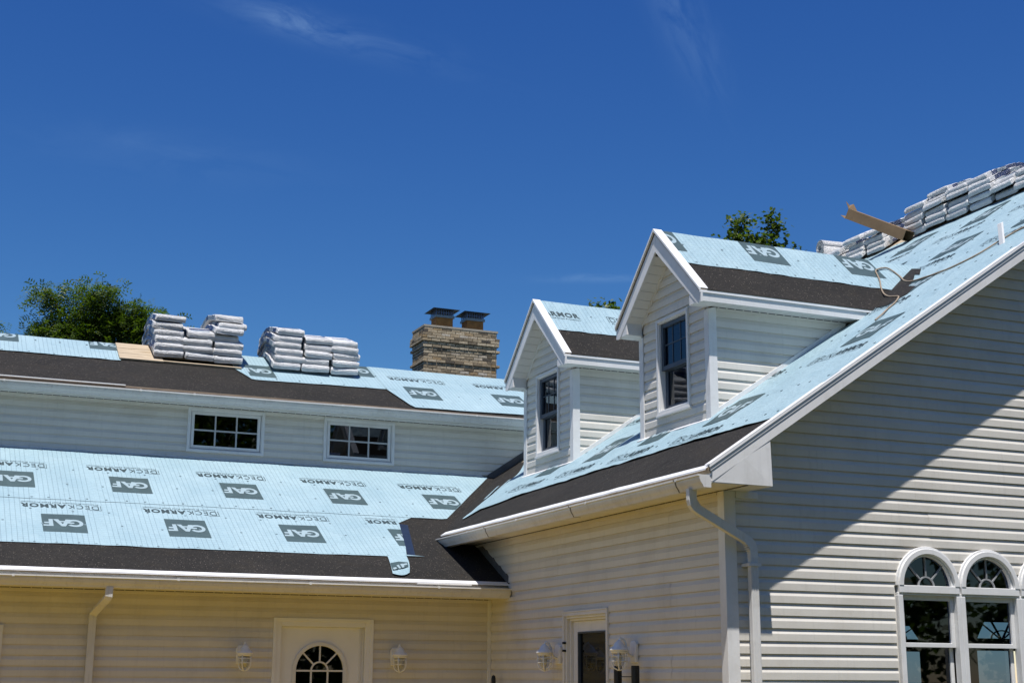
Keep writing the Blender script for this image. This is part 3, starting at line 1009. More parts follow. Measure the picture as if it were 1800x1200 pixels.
def cut2d(vs, fs, step):
    """cut a flat mesh along a square lattice so that it can follow the ripples"""
    bm = bmesh.new()
    bv = [bm.verts.new((x, y, 0)) for x, y in vs]
    for f in fs:
        try: bm.faces.new([bv[i] for i in f])
        except ValueError: pass
    for ax in (0, 1):
        lo = min(v.co[ax] for v in bm.verts); hi = max(v.co[ax] for v in bm.verts)
        k = math.floor(lo/step)+1
        while k*step < hi:
            co = [0, 0, 0]; co[ax] = k*step
            no = [0, 0, 0]; no[ax] = 1
            bmesh.ops.bisect_plane(bm, geom=bm.verts[:]+bm.edges[:]+bm.faces[:], plane_co=co, plane_no=no, dist=1e-5)
            k += 1
    bm.verts.index_update()
    v2 = [(v.co.x, v.co.y) for v in bm.verts]
    f2 = [[v.index for v in f.verts] for f in bm.faces]
    bm.free()
    return v2, f2

def place2d(parts):
    """parts: list of (vs, fs, x, y, w, h) -> joined mesh"""
    V, F = [], []
    for vs, fs, x, y, w, h in parts:
        o = len(V)
        V += [(x+a*w, y+b*h) for a, b in vs]
        F += [[i+o for i in f] for f in fs]
    return V, F

BWD, BHT = 0.445, 0.505                              # printed box
def gaf_letters():
    """heavy extended capitals G A F, 0.37 x 0.20 about the origin"""
    V, F = [], []
    def poly(pts, f=None):
        o = len(V); V.extend(pts); F.append([o+i for i in range(len(pts))])
    # G : heavy ring, open to the right, with a bar
    cx, cy, rx, ry, ti = -0.105, 0.0, 0.088, 0.104, 0.56
    n = 20
    a0, a1 = R(38), R(350)
    for i in range(n):
        p, q = a0+(a1-a0)*i/n, a0+(a1-a0)*(i+1)/n
        poly([(cx+rx*math.cos(p), cy+ry*math.sin(p)), (cx+rx*math.cos(q), cy+ry*math.sin(q)), (cx+rx*ti*math.cos(q), cy+ry*ti*math.sin(q)), (cx+rx*ti*math.cos(p), cy+ry*ti*math.sin(p))])
    poly([(cx+0.004, cy-0.022), (cx+rx, cy-0.022), (cx+rx, cy+0.016), (cx+0.004, cy+0.016)])
    # A
    ax = 0.02
    poly([(ax-0.088, -0.10), (ax-0.038, -0.10), (ax+0.012, 0.10), (ax-0.030, 0.10)])
    poly([(ax+0.012, 0.10), (ax-0.020, 0.10), (ax+0.036, -0.10), (ax+0.088, -0.10)])
    poly([(ax-0.040, -0.055), (ax+0.040, -0.055), (ax+0.030, -0.020), (ax-0.030, -0.020)])
    # F
    fx = 0.112
    poly([(fx, -0.10), (fx+0.042, -0.10), (fx+0.042, 0.10), (fx, 0.10)])
    poly([(fx+0.042, 0.058), (fx+0.10, 0.058), (fx+0.10, 0.10), (fx+0.042, 0.10)])
    poly([(fx+0.042, -0.018), (fx+0.088, -0.018), (fx+0.088, 0.022), (fx+0.042, 0.022)])
    return V, F
BOX2D = cut2d([(-BWD/2, -BHT/2), (BWD/2, -BHT/2), (BWD/2, BHT/2), (-BWD/2, BHT/2)], [(0, 1, 2, 3)], 0.07)
GAF2D = cut2d(*gaf_letters(), 0.07)
t1 = text_mesh('DECK', -0.010, 1.08)
t2 = text_mesh('ARMOR', 0.036, 1.16)
t3 = text_mesh('Premium Breathable Roof Deck Protection')
DA = place2d([(t1[0], t1[1], -0.40, -0.058, 0.325, 0.115), (t2[0], t2[1], -0.06, -0.058, 0.47, 0.115), (t3[0], t3[1], -0.40, -0.112, 0.80, 0.034)])
b_ = [(-0.425, -0.070), (-0.425, 0.075), (-0.30, 0.075), (-0.30, 0.069), (-0.419, 0.069), (-0.419, -0.070)]
DA[0].extend(b_); DA[1].append([len(DA[0])-6+i for i in range(6)])
DA2D = cut2d(DA[0], DA[1], 0.14)

def clip2d(vs, fs, lim):
    if lim is None: return vs, fs
    bm = bmesh.new()
    bv = [bm.verts.new((x, y, 0)) for x, y in vs]
    for f in fs:
        try: bm.faces.new([bv[i] for i in f])
        except ValueError: pass
    for co, no in lim:
        bmesh.ops.bisect_plane(bm, geom=bm.verts[:]+bm.edges[:]+bm.faces[:], plane_co=(*co, 0), plane_no=(*no, 0), clear_outer=True, dist=1e-6)
    bm.verts.index_update()
    v2 = [(v.co.x, v.co.y) for v in bm.verts]; f2 = [[v.index for v in f.verts] for f in bm.faces]
    bm.free()
    return v2, f2

def stamp(name, base, s, u, v, off, rot, mat, parent, lim=None):
    """lay a flat print on surface s; rot=True turns it upside down; lim: half planes in (u,v) to cut at"""
    sg = -1 if rot else 1
    vs, fs = [(u+sg*x*s.hand, v+sg*y) for x, y in base[0]], base[1]
    vs, fs = clip2d(vs, fs, lim)
    if not fs: return
    g = G()
    g.add([tuple(s.p(a, b, off)) for a, b in vs], fs)
    g.obj(name, mat, parent)

def logo(s, uc, vc, off, rot, parent, lim=None):
    stamp('printed_box', BOX2D, s, uc, vc, off+0.0025, rot, 'print_grey', parent, lim)
    stamp('printed_letters', GAF2D, s, uc, vc, off+0.0045, rot, 'print_white', parent, lim)

def words(s, uc, vc, off, rot, parent, lim=None):
    stamp('printed_words', DA2D, s, uc, vc, off+0.003, rot, 'print_dark', parent, lim)

def caps_of(s, pts, off, parent):
    g = G()
    for u, v in pts:
        c = s.p(u, v, off+0.004)
        ring = [c+s.u*(0.013*math.cos(k*math.pi/3))+s.v*(0.013*math.sin(k*math.pi/3)) for k in range(6)]
        g.add([tuple(x) for x in ring], [(0, 1, 2, 3, 4, 5)])
        g.add([tuple(x-s.n*0.004) for x in ring]+[tuple(x) for x in ring], [(i, (i+1) % 6, 6+(i+1) % 6, 6+i) for i in range(6)])
    o = g.obj('nail_caps', 'cap_grey', parent)
    o['kind'] = 'stuff'

def edge_n(amp, f, seed):
    return lambda u: amp*(noise.noise((u*f, seed, 0)) + 0.4*noise.noise((u*f*3.3, seed, 4)))

# ---- lower roof of the left wing: u = x, v from the eave
sl_l = math.sqrt(1+LS*LS)
SL = Surf((0, LY0, LZ0), (1, 0, 0), (0, 1, LS), 0.0050, 2.3, 1.0)
SLm = Surf((0, LY0, LZ0), (1, 0, 0), (0, 1, LS), 0.0012, 3.0, 9.0)
vY = lambda y: (y-LY0)*sl_l
g_ = felt('eave_membrane', SLm, -4.2, XW-0.006, lambda u: -0.018, lambda u: 1.95, 0.004, mat='membrane', du=0.15, dv=0.12)
def yv(x): return LY0+((RK+RS*x)-LZ0)/LS               # valley y for a given x
felt('valley_membrane', SLm, 5.0, 7.29, lambda u: max(1.88, vY(yv(u))), lambda u: vY(YC)-0.02, 0.0055, mat='membrane', du=0.06, dv=0.08)
ea, eb = edge_n(0.013, 0.9, 2), edge_n(0.012, 0.8, 6)
A0 = 0.645
def a_hi(u):
    return 1.97 if u < 5.36 else 1.97
# right end of the lower felt run is cut on a slant
def a_lo(u):
    if u <= 5.165: return A0+ea(u)
    return A0+(u-5.165)/0.195*1.03
rowA = felt('underlayment', SL, -4.2, 5.36, a_lo, lambda u: 1.97, 0.009, curl=0.004)
def b_hi(u): return vY(YC)-0.012
def b_lo(u):
    base = 1.905+eb(u)
    lim = vY(yv(u+0.10))
    return max(base, lim) if u > 6.0 else base
rowB = felt('underlayment', SL, -4.2, 7.16, b_lo, b_hi, 0.013, curl=0.0005)
tri = G(); tri.uv = []
for u, v in ((5.355, 1.70), (5.62, 1.94), (5.355, 1.95)):
    tri.uv.append((u, v))
tri.add([tuple(SL.p(u, v, 0.011)) for u, v in tri.uv], [(0, 1, 2)])
tri.obj('torn_corner', 'sheet', rowA)
for k in range(-4, 4):
    uc = 1.331+0.2225+k*1.272
    lim = [((5.165, A0), (1.03, -0.195))] if uc > 4.6 else None
    uc += random.uniform(-0.012, 0.012)
    logo(SL, uc, 1.222+random.uniform(-0.01, 0.01), 0.009, True, rowA, lim)
    words(SL, uc-0.01, 1.705, 0.009, True, rowA, lim and [((5.345, 0), (1, 0))])
for k in range(-4, 4):
    uc = 2.134+0.22+k*1.278
    logo(SL, uc, 2.50, 0.014, True, rowB, [((6.0, vY(yv(6.105))), (vY(yv(7.105))-vY(yv(6.105)), -1.0))] if uc > 5.9 else None)
    words(SL, uc-0.045, 2.995, 0.014, True, rowB, [((6.0, vY(yv(6.105))), (vY(yv(7.105))-vY(yv(6.105)), -1.0))] if uc > 5.5 else None)
pts = []
for k in range(-22, 26):
    x = k*0.205+random.uniform(-0.02, 0.02)
    if x < 5.05: pts.append((x, A0+0.035+random.uniform(-0.01, 0.01)))
    if k % 2 == 0 and x < 5.1: pts += [(x+0.1, 1.20+random.uniform(-0.05, 0.05)), (x, 1.60+random.uniform(-0.04, 0.04))]
caps_of(SL, pts, 0.009, rowA)
pts = []
for k in range(-22, 33):
    x = k*0.205+random.uniform(-0.02, 0.02)
    if x < 5.95: pts += [(x, 1.96+random.uniform(-0.01, 0.01))]
    if x < 6.2 and k % 2 == 0: pts += [(x, 2.42+random.uniform(-0.05, 0.05)), (x+0.1, 2.9+random.uniform(-0.04, 0.04))]
    if x < 6.8: pts.append((x, 3.56))
caps_of(SL, pts, 0.014, rowB)
# loose tail hanging over the eave membrane, and the dark folded back of the felt beside the cut
g = G(); g.uv = []
NU_, NV_ = 5, 9
for i in range(NU_+1):
    for j in range(NV_+1):
        a, b = i/NU_, j/NV_
        top = (4.93+0.225*a, vY(15.08)); bot = (4.835+0.205*a, vY(14.57)+0.05*a*a)
        bow = 0.05*math.sin(math.pi*b)*(1 if a > 0.5 else 0.3)*0.3
        u = top[0]+(bot[0]-top[0])*b+bow; v = top[1]+(bot[1]-top[1])*b - (0.05*math.sin(math.pi*a) if j == NV_ else 0)
        lift = 0.010+0.016*math.sin(math.pi*b*0.9)+0.035*max(0, b-0.55)**1.5*(1-a*0.4)
        g.uv.append((v*0.9+0.3*u, u*1.2))
        g.v.append(tuple(SL.p(u, v, lift)))
for i in range(NU_):
    for j in range(NV_):
        a = i*(NV_+1)+j
        g.f.append([a, a+NV_+1, a+NV_+2, a+1]); g.m.append(0)
flap = g.obj('loose_flap', 'sheet', rowA, smooth=True)
g = G()
def flap_pt(a, b, off):
    top = (4.93+0.225*a, vY(15.08)); bot = (4.835+0.205*a, vY(14.57)+0.05*a*a)
    u = top[0]+(bot[0]-top[0])*b; v = top[1]+(bot[1]-top[1])*b
    return tuple(SL.p(u, v, 0.012+0.016*math.sin(math.pi*b*0.9)+0.035*max(0, b-0.55)**1.5*(1-a*0.4)+off))
g.add([flap_pt(0.02, 0.52, 0.006), flap_pt(0.5, 0.44, 0.006), flap_pt(0.98, 0.50, 0.006), flap_pt(0.98, 0.72, 0.008), flap_pt(0.6, 0.80, 0.008), flap_pt(0.45, 0.78, 0.008), flap_pt(0.3, 0.84, 0.009), flap_pt(0.04, 0.86, 0.009)], [(0, 1, 2, 3, 4, 5, 6, 7)])
g.obj('printed_box', 'print_grey', rowA)
g = G()
for q in ([(0.30, 0.66), (0.44, 0.62), (0.52, 0.80), (0.42, 0.81)], [(0.52, 0.60), (0.66, 0.57), (0.74, 0.74), (0.62, 0.78)], [(0.62, 0.60), (0.90, 0.56), (0.94, 0.64), (0.66, 0.68)], [(0.06, 0.78), (0.26, 0.74), (0.28, 0.82), (0.10, 0.86)]):
    g.add([flap_pt(a, b, 0.010) for a, b in q], [(0, 1, 2, 3)])
g.obj('printed_letters', 'print_white', rowA)
g = G()
g.add([tuple(SL.p(u, v, 0.0085)) for u, v in ((5.358, vY(15.955)), (5.46, vY(15.93)), (5.262, vY(15.06)), (5.17, vY(15.06)))], [(0, 1, 2, 3)])
g.obj('folded_back', 'navy_film', rowA)
g = G()
g.prism([tuple(SL.p(u, v, 0.012)) for u, v in ((5.15, vY(15.075)), (5.30, vY(15.055)), (5.36, vY(15.045)), (5.15, vY(15.045)))], NL*0.006)
g.obj('torn_strip', 'sheet', rowA)

# ---- upper roof: u = x, v from the eave
sl_u = math.sqrt(1+US*US)
SU = Surf((0, UY0, UZ0), (1, 0, 0), (0, 1, US), 0.004, 2.0, 21.0)
SUm = Surf((0, UY0, UZ0), (1, 0, 0), (0, 1, US), 0.0012, 3.0, 29.0)
wY = lambda y: (y-UY0)*sl_u
VR = wY(UYR)
felt('eave_membrane', SUm, -4.2, 8.5, lambda u: -0.016, lambda u: VR-0.02, 0.004, mat='membrane', du=0.15, dv=0.12)
e1, e2, e3 = edge_n(0.016, 1.1, 31), edge_n(0.016, 1.0, 35), edge_n(0.014, 1.0, 39)
u1_ = felt('underlayment', SU, -4.2, 2.372, lambda u: wY(18.40)+e1(u), lambda u: VR, 0.010, curl=0.012)
def s2lo(u):
    b = wY(18.10)+0.045*(u-3.95)+e2(u)
    return b if u > 4.02 else b+(4.02-u)*2.6
u2_ = felt('underlayment', SU, 3.86, 6.05, s2lo, lambda u: VR, 0.010, curl=0.012, du=0.05)
def s3lo(u):
    b = wY(17.525)+0.03*(u-6)+e3(u)*0.8
    return b if u > 6.05 else b+(6.05-u)*4.2
u3_ = felt('underlayment', SU, 5.88, 9.5, s3lo, lambda u: VR, 0.015, curl=0.012, du=0.05)
ridge_lim = [((0, VR-0.004), (0, 1))]
for uc, par, o in ((1.139-0.2225-1.275, u1_, 0.010), (1.139-0.2225, u1_, 0.010), (2.021+0.2225, u1_, 0.010), (5.64, u2_, 0.010)):
    vc = wY(18.80)+0.2525 if par is u1_ else wY(18.66)+0.2525
    if uc == 5.64: vc = wY(18.64)+0.2525
    logo(SU, uc, vc, o, True, par, ridge_lim+([((2.365, 0), (1, 0))] if par is u1_ else []))
logo(SU, 4.16, wY(18.30)+0.20, 0.010, True, u2_, [((4.02, 0), (-1, 0))])
for k in range(3):
    logo(SU, 6.39+k*1.31, wY(17.90)+0.2525, 0.015, True, u3_)
    words(SU, 6.46+k*1.29, wY(18.62)+0.02, 0.015, True, u3_)
pts = []
for k in range(-20, 26):
    x = k*0.31+random.uniform(-0.03, 0.03)
    if x < 2.3: pts += [(x, wY(18.44)), (x+0.1, wY(18.92))]
    if 4.1 < x < 5.9: pts += [(x, wY(18.2)), (x, wY(18.7))]
    if 6.1 < x: pts += [(x, wY(17.6)), (x+0.1, wY(18.1)), (x, wY(18.6))]
caps_of(SU, pts, 0.014, u3_)
# bare boards between the felt runs
for i in range(3):
    g = G()
    v0 = wY(18.455)+i*0.232
    x0, x1 = 2.36+0.004*i, (2.92 if i == 0 else 3.98)
    g.prism([tuple(SUm.p(u, v, 0.012)) for u, v in ((x0, v0), (x1, v0), (x1, v0+0.222), (x0, v0+0.222))], NU*0.024)
    g.obj('roof_board', 'wood', HOUSE, bevel=0.003)
g = G()
g.prism([tuple(SUm.p(u, v, 0.010)) for u, v in ((2.75, wY(18.47)), (3.95, wY(18.47)), (3.95, wY(18.50)), (2.75, wY(18.50)))], NU*0.025)
g.obj('roof_board', 'wood', HOUSE, bevel=0.003)

# ---- main roof: u along +y, v up the slope from x=5.765
sl_r = math.sqrt(1+RS*RS)
RX0 = 5.765
SR = Surf((RX0, 0, zr(RX0)), (0, 1, 0), (1, 0, RS), 0.0095, 2.9, 41.0)
SRm = Surf((RX0, 0, zr(RX0)), (0, 1, 0), (1, 0, RS), 0.0025, 2.5, 47.0)
xV = lambda x: (x-RX0)*sl_r
def xval(y): return (zl(y)-RK)/RS
felt('eave_membrane', SRm, YE+0.004, 17.68, lambda y: max(0.0, xV(xval(y)+0.006)) if y > 15.6 else -0.018, lambda y: xV(7.6) if y > 15 else xV(7.0), 0.004, mat='membrane', du=0.12, dv=0.10)
er = edge_n(0.045, 1.3, 43)
TAB = [(9.6, 6.46), (9.93, 6.43), (11.55, 6.425), (13.05, 6.37), (14.77, 6.30), (15.45, 6.20), (15.62, 6.03), (15.72, 6.10), (15.98, 6.50), (16.28, 6.92), (16.55, 7.18), (17.2, 7.55), (17.66, 7.75)]
def xlo(y):
    for (a, xa), (b, xb) in zip(TAB, TAB[1:]):
        if y <= b: return xa+(xb-xa)*(y-a)/(b-a)
    return TAB[-1][1]
XTOP = 11.74
ur = felt('underlayment', SR, YE+0.012, 17.66, lambda y: xV(xlo(y))+(er(y) if y < 15.4 else 0.3*er(y)), lambda y: xV(XTOP)+0.02*noise.noise((y*2, 3, 3)), 0.017, curl=0.006, du=0.05, dv=0.05)
ROW = 1.29
for r in range(5):
    for k in range(-1, 8):
        yc = 9.75+k*1.275+(0.62 if r % 2 else 0.05)
        v = xV(6.40)+0.66+r*ROW
        if v > xV(XTOP)-0.3 or yc > 17.2 or yc < 9.9: continue
        inside = lambda w, h0: all(xV(xlo(yc+d)) < h0-0.06 for d in (-w, -w/2, 0, w/2, w))
        if inside(0.23, v-0.26): logo(SR, yc, v, 0.0185, False, ur)
        if inside(0.42, v-0.55): words(SR, yc, v-0.46, 0.0185, False, ur)
pts = []
for r in range(11):
    for k in range(34):
        y = 9.75+k*0.23+random.uniform(-0.03, 0.03); v = xV(6.55)+r*0.62+random.uniform(-0.02, 0.02)
        if y < 15.6 or v > xV(y-8.7): pts.append((y, v))
caps_of(SR, pts, 0.018, ur)
# print is mirrored in direction on this slope (u runs away from the viewer), handled by reversing u
for pts_ in (((6.50, 16.10), (6.53, 16.08), (6.86, 16.47), (6.84, 16.50)), ((6.62, 16.10), (6.66, 16.07), (7.0, 16.44), (6.98, 16.47))):
    g = G(); g.prism([tuple(SR.p(y, xV(x), 0.016)) for x, y in pts_], NR*0.004); g.obj('torn_strip', 'sheet', ur)
# bare ridge boards along the main ridge
for i in range(2):
    g = G()
    v0 = xV(XTOP)+0.012+i*0.265
    for (ya, yb) in ((YE, 12.05), (12.06, 14.48), (14.49, 16.9), (16.91, YB)):
        g.prism([tuple(SRm.p(u, v, 0.004+0.004*i)) for u, v in ((ya, v0), (yb, v0), (yb, v0+0.257), (ya, v0+0.257))], NR*0.012)
    g.obj('roof_board', 'wood', HOUSE, bevel=0.002)

# ------------------------------------------------------------------ eaves: fascia, soffits, gutters
GP = [(0.004, 0.098), (0.004, 0.0), (0.070, 0.0), (0.080, 0.020), (0.096, 0.042), (0.106, 0.066), (0.108, 0.086), (0.124, 0.088), (0.124, 0.100), (0.112, 0.100)]
def gutter(name, P, u0, u1, zb, tilt=0.0, hangers=(), mat='gutter', capl=True, capr=True, seams=()):
    """K-style gutter; P(u, z, d) with d measured out from the fascia"""
    g = G()
    nseg = 24
    rings = []
    for i in range(nseg+1):
        u = u0+(u1-u0)*i/nseg
        dz = tilt*i/nseg + 0.003*noise.noise((u*0.8, zb, 2))
        rings.append([P(u, zb+z+dz, d) for d, z in GP])
    g.loft(rings, False, False)
    for flag, i in ((capl, 0), (capr, -1)):
        if flag:
            r = rings[i]
            g.add(r[:-1], [list(range(len(r)-1))])
    o = g.obj(name, mat, HOUSE, solid=0.0022)
    for h in hangers:
        k = (h-u0)/(u1-u0)
        dz = tilt*k
        g = G()
        pbox(g, P, h-0.012, h+0.012, zb+0.099+dz, zb+0.1035+dz, -0.01, 0.126)
        pbox(g, P, h-0.012, h+0.012, zb+0.080+dz, zb+0.099+dz, 0.1255, 0.1295)
        g.obj('gutter_strap', mat, o)
    for h in seams:
        g = G()
        rg = []
        for du in (-0.014, 0.014):
            rg.append([P(h+du, zb+z+tilt*(h-u0)/(u1-u0), d+(0.0025 if 0.01 < d else 0)) for d, z in GP[1:9]])
        g.loft(rg, False)
        g.obj('gutter_seam', 'gutter', o, solid=0.002)
    return o

def soffit(name, P, u0, u1, d0, d1, z, step=0.10, mat='soffit'):
    """soffit of grooved panels: d0 wall side, d1 outer edge (distance out from the wall plane)"""
    g = G()
    n = int((u1-u0)/step)
    for i in range(n):
        a, b = u0+(u1-u0)*i/n, u0+(u1-u0)*(i+1)/n
        pbox(g, P, a+0.002, b-0.002, z, z+0.008, d0, d1)
    pbox(g, P, u0, u1, z+0.0085, z+0.016, d0, d1)
    o = g.obj(name, mat, HOUSE)
    # J-channel where it meets the wall, scalloped by the panel ribs
    g = G()
    for i in range(n):
        a, b = u0+(u1-u0)*i/n, u0+(u1-u0)*(i+1)/n
        pbox(g, P, a+0.010, b-0.003, z-0.008, z-0.0003, d0, d0+0.022)
    g.obj('soffit_channel', 'caulk', o)
    return o

# left wing, lower eave
FY = 14.485
PFf = plane_fun('Y', FY)
g = G(); g.box(-4.2, XW-0.006, FY, FY+0.02, 2.452, 2.588); g.obj('fascia', 'trim', HOUSE)
soffit('soffit', PF, -4.2, XW-0.006, 0.006, YL-FY-0.001, 2.458)
gutter('gutter', PFf, -4.2, XW-0.012, 2.436, 0.012, hangers=(1.0, 2.55, 3.89, 5.29), seams=(1.52, 3.20, 5.95))
def dripedge(name, pts, sec, mat='drip_metal'):
    g = G(); rings = []
    for p in pts:
        rings.append([tuple(Vector(p)+Vector(q)) for q in sec])
    g.loft(rings, True, True)
    return g.obj(name, mat, HOUSE)
n_ = 30
dripedge('drip_edge', [(-4.2+(XW-0.01+4.2)*i/n_, LY0-0.012, zl(LY0)+0.004*noise.noise((i*0.7, 1, 1))) for i in range(n_+1)],
         [(0, 0.05, 0.0255), (0, -0.008, -0.004), (0, -0.008, -0.015), (0, -0.010, -0.017), (0, -0.006, -0.016), (0, -0.004, -0.006), (0, 0.05, 0.022)])
# a length of white trim left lying on the gutter lip
g = G(); g.box(5.05, 5.66, 14.355, 14.385, 2.566, 2.578); g.obj('loose_trim', 'drip_metal', HOUSE)

# left wing, clerestory eave
UFY = 17.505
PUf = plane_fun('Y', UFY)
g = G(); g.box(-4.2, 8.35, UFY, UFY+0.02, 4.886, 5.010); g.obj('fascia', 'trim', HOUSE)
soffit('soffit', PC, -4.2, 8.3, 0.006, YC-UFY-0.001, 4.905)
gutter('gutter', PUf, -4.2, 8.3, 4.868, 0.055, hangers=(0.93, 2.50, 3.15, 5.05, 6.9), seams=(0.93, 2.53, 5.07, 6.93), capr=False)
dripedge('drip_edge', [(-4.2+12.6*i/n_, UY0-0.012, zu(UY0)+0.004+0.004*noise.noise((i*0.7, 4, 1))) for i in range(n_+1)],
         [(0, 0.05, 0.028), (0, -0.012, -0.004), (0, -0.012, -0.020), (0, -0.020, -0.024), (0, -0.008, -0.022), (0, -0.006, -0.006), (0, 0.05, 0.024)], 'old_trim')
g = G(); g.box(-4.2, 2.32, UY0-0.03, UY0+0.006, zu(UY0)+0.022, zu(UY0)+0.034); g.obj('loose_trim', 'drip_metal', HOUSE)

# right wing side eave
FX = 5.795
PXf = plane_fun('X', FX)
g = G(); g.box(FX, FX+0.02, YE-0.004, 15.6, 3.098, 3.222); g.obj('fascia', 'trim', HOUSE)
soffit('soffit', PS, YG-0.38, 15.55, -0.0 if False else 0.006, XW-FX-0.001, 3.104)
g = G(); g.box(FX+0.021, XW-0.03, YE+0.02, YG-0.001, 3.1042, 3.112); g.obj('soffit_return', 'soffit', HOUSE)
gutter('gutter', PXf, 9.60, 15.54, 3.062, 0.0, hangers=(9.95, 11.6, 13.2, 14.55), seams=(), capl=True)
for y in (9.98, 11.95, 14.05):
    g = G()
    rg = []
    for du in (-0.006, 0.006):
        rg.append([PXf(y+du, 3.062+z, d+(0.003 if d > 0.01 else 0)) for d, z in GP[1:9]])
    g.loft(rg, False)
    g.obj('gutter_seam', 'caulk', HOUSE, solid=0.003)
dripedge('drip_edge', [(RX0-0.010, YE+(15.58-YE)*i/n_, zr(RX0)+0.003*noise.noise((i*0.7, 8, 1))) for i in range(n_+1)],
         [(0.05, 0, 0.034), (-0.008, 0, -0.005), (-0.008, 0, -0.016), (-0.010, 0, -0.018), (-0.006, 0, -0.017), (-0.004, 0, -0.007), (0.05, 0, 0.031)])

# rake of the gable: drip edge, rake boards, soffit, boxed return
YR_ = 9.588
def rake(sgn):
    X = (lambda x: x) if sgn > 0 else (lambda x: 2*XR-x)
    zt = lambda x: RK+RS*x
    g = G()
    a, b = 5.80, XR
    lo = 0.128
    g.prism([(X(a), YR_, zt(a)-0.022), (X(b), YR_, zt(b)-0.022), (X(b), YR_, zt(b)-lo), (X(6.35), YR_, zt(6.35)-lo), (X(a), YR_, zt(a)-lo)], (0, 0.02, 0))
    rk = g.obj('rake_board', 'trim', HOUSE)
    g = G()
    g.prism([(X(a-0.03), YR_-0.014, zt(a-0.03)+0.020), (X(b), YR_-0.014, zt(b)+0.020), (X(b), YR_-0.014, zt(b)-0.002), (X(a-0.03), YR_-0.014, zt(a-0.03)-0.002)], (0, 0.010, 0))
    g.prism([(X(a-0.03), YR_-0.014, zt(a-0.03)+0.022), (X(b), YR_-0.014, zt(b)+0.022), (X(b), YR_+0.07, zt(b)+0.022), (X(a-0.03), YR_+0.07, zt(a-0.03)+0.022)], (0, 0, 0.004))
    g.obj('rake_drip_edge', 'drip_metal', rk)
    g = G()
    g.prism([(X(a-0.02), YR_-0.006, zt(a-0.02)-0.004), (X(b), YR_-0.006, zt(b)-0.004), (X(b), YR_-0.006, zt(b)-0.036), (X(a-0.02), YR_-0.006, zt(a-0.02)-0.036)], (0, 0.0055, 0))
    g.obj('rake_shadow_strip', 'trim', rk)
    # vented rake soffit panels
    nP = 24
    for i in range(nP):
        x0 = 6.36+(b-6.36)*i/nP; x1 = 6.36+(b-6.36)*(i+1)/nP-0.004
        g = G()
        g.prism([(X(x0), YR_+0.021, zt(x0)-lo-0.004), (X(x1), YR_+0.021, zt(x1)-lo-0.004), (X(x1), YG-0.002, zt(x1)-lo-0.004), (X(x0), YG-0.002, zt(x0)-lo-0.004)], (0, 0, 0.010))
        g.obj('soffit_panel', 'soffit', rk)
    # boxed return
    g = G()
    g.add([(X(5.802), YR_+0.006, 3.108), (X(6.354), YR_+0.006, 3.103), (X(6.346), YR_+0.006, zt(6.346)-lo+0.002), (X(6.1), YR_+0.001, zt(6.1)-lo+0.0), (X(5.802), YR_+0.006, zt(5.802)-lo+0.012)], [(0, 1, 2, 3, 4)])
    g.add([(X(6.354), YR_+0.006, 3.103), (X(6.354), YG-0.03, 3.103), (X(6.346), YG-0.03, zt(6.346)-lo), (X(6.346), YR_+0.006, zt(6.346)-lo)], [(0, 1, 2, 3)])
    g.add([(X(5.81), YR_+0.006, 3.103), (X(6.354), YR_+0.006, 3.103), (X(6.354), YG-0.012, 3.103), (X(5.81), YG-0.012, 3.103)], [(0, 1, 2, 3)])
    g.obj('boxed_return', 'trim', rk, solid=0.004)
rake(1)
rake(-1)

# ------------------------------------------------------------------ downspouts
RECT = [(-0.036, -0.022), (-0.033, -0.025), (0.033, -0.025), (0.036, -0.022), (0.036, 0.022), (0.033, 0.025), (-0.033, 0.025), (-0.036, 0.022)]
def downspout(path, up, ribs):
    g = G()
    g.sweep(path, RECT, up=up)
    o = g.obj('downspout', 'gutter', HOUSE, bevel=0.0)
    for a, b, n in ribs:
        A, B = Vector(a), Vector(b)
        for i in range(n):
            p = A.lerp(B, (i+0.5)/n)
            d = (B-A).normalized()*0.004
            gg = G(); gg.sweep([p-d, p+d], [(x*1.05, y*1.07) for x, y in RECT], up=up); gg.obj('crimp_rib', 'gutter', o)
    return o
ds = downspout([(1.902, 14.43, 2.45), (1.900, 14.435, 2.365), (1.894, 14.45, 2.345), (1.832, 14.88, 2.225), (1.824, 14.912, 2.200), (1.822, 14.915, 2.17), (1.820, 14.915, 0.15)], (0.05, 1, 0.1),
               [((1.824, 14.908, 2.205), (1.822, 14.915, 2.15), 4)])
for z in (2.165, 1.95):
    g = G(); g.sweep([(1.822, 14.915, z-0.016), (1.822, 14.915, z+0.016)], [(x*1.06, y*1.08) for x, y in RECT], up=(0.05, 1, 0.1)); g.obj('downspout_band', 'gutter', ds)
YD = 9.875
dsr = downspout([(5.728, 9.80, 3.070), (5.728, 9.80, 2.985), (5.735, 9.802, 2.955), (5.755, 9.806, 2.930), (5.790, 9.812, 2.910), (6.235, YD, 2.716), (6.285, YD, 2.690), (6.312, YD, 2.660), (6.325, YD, 2.615), (6.326, YD, 2.58), (6.326, YD, 0.12)], (0.0, 1, 0.0),
                [((5.730, 9.80, 2.975), (5.775, 9.81, 2.918), 6), ((6.27, YD, 2.70), (6.325, YD, 2.605), 6)])
g = G()
for k in (-0.022, 0.0, 0.022):
    g.box(6.326+k-0.004, 6.326+k+0.004, YD-0.0275, YD-0.0245, 0.12, 2.56)
g.obj('flute', 'gutter', dsr)
for z in (2.50, 1.0):
    g = G(); g.box(6.27, 6.382, YD-0.036, YG-0.012, z-0.012, z+0.012); g.obj('downspout_band', 'gutter', dsr)

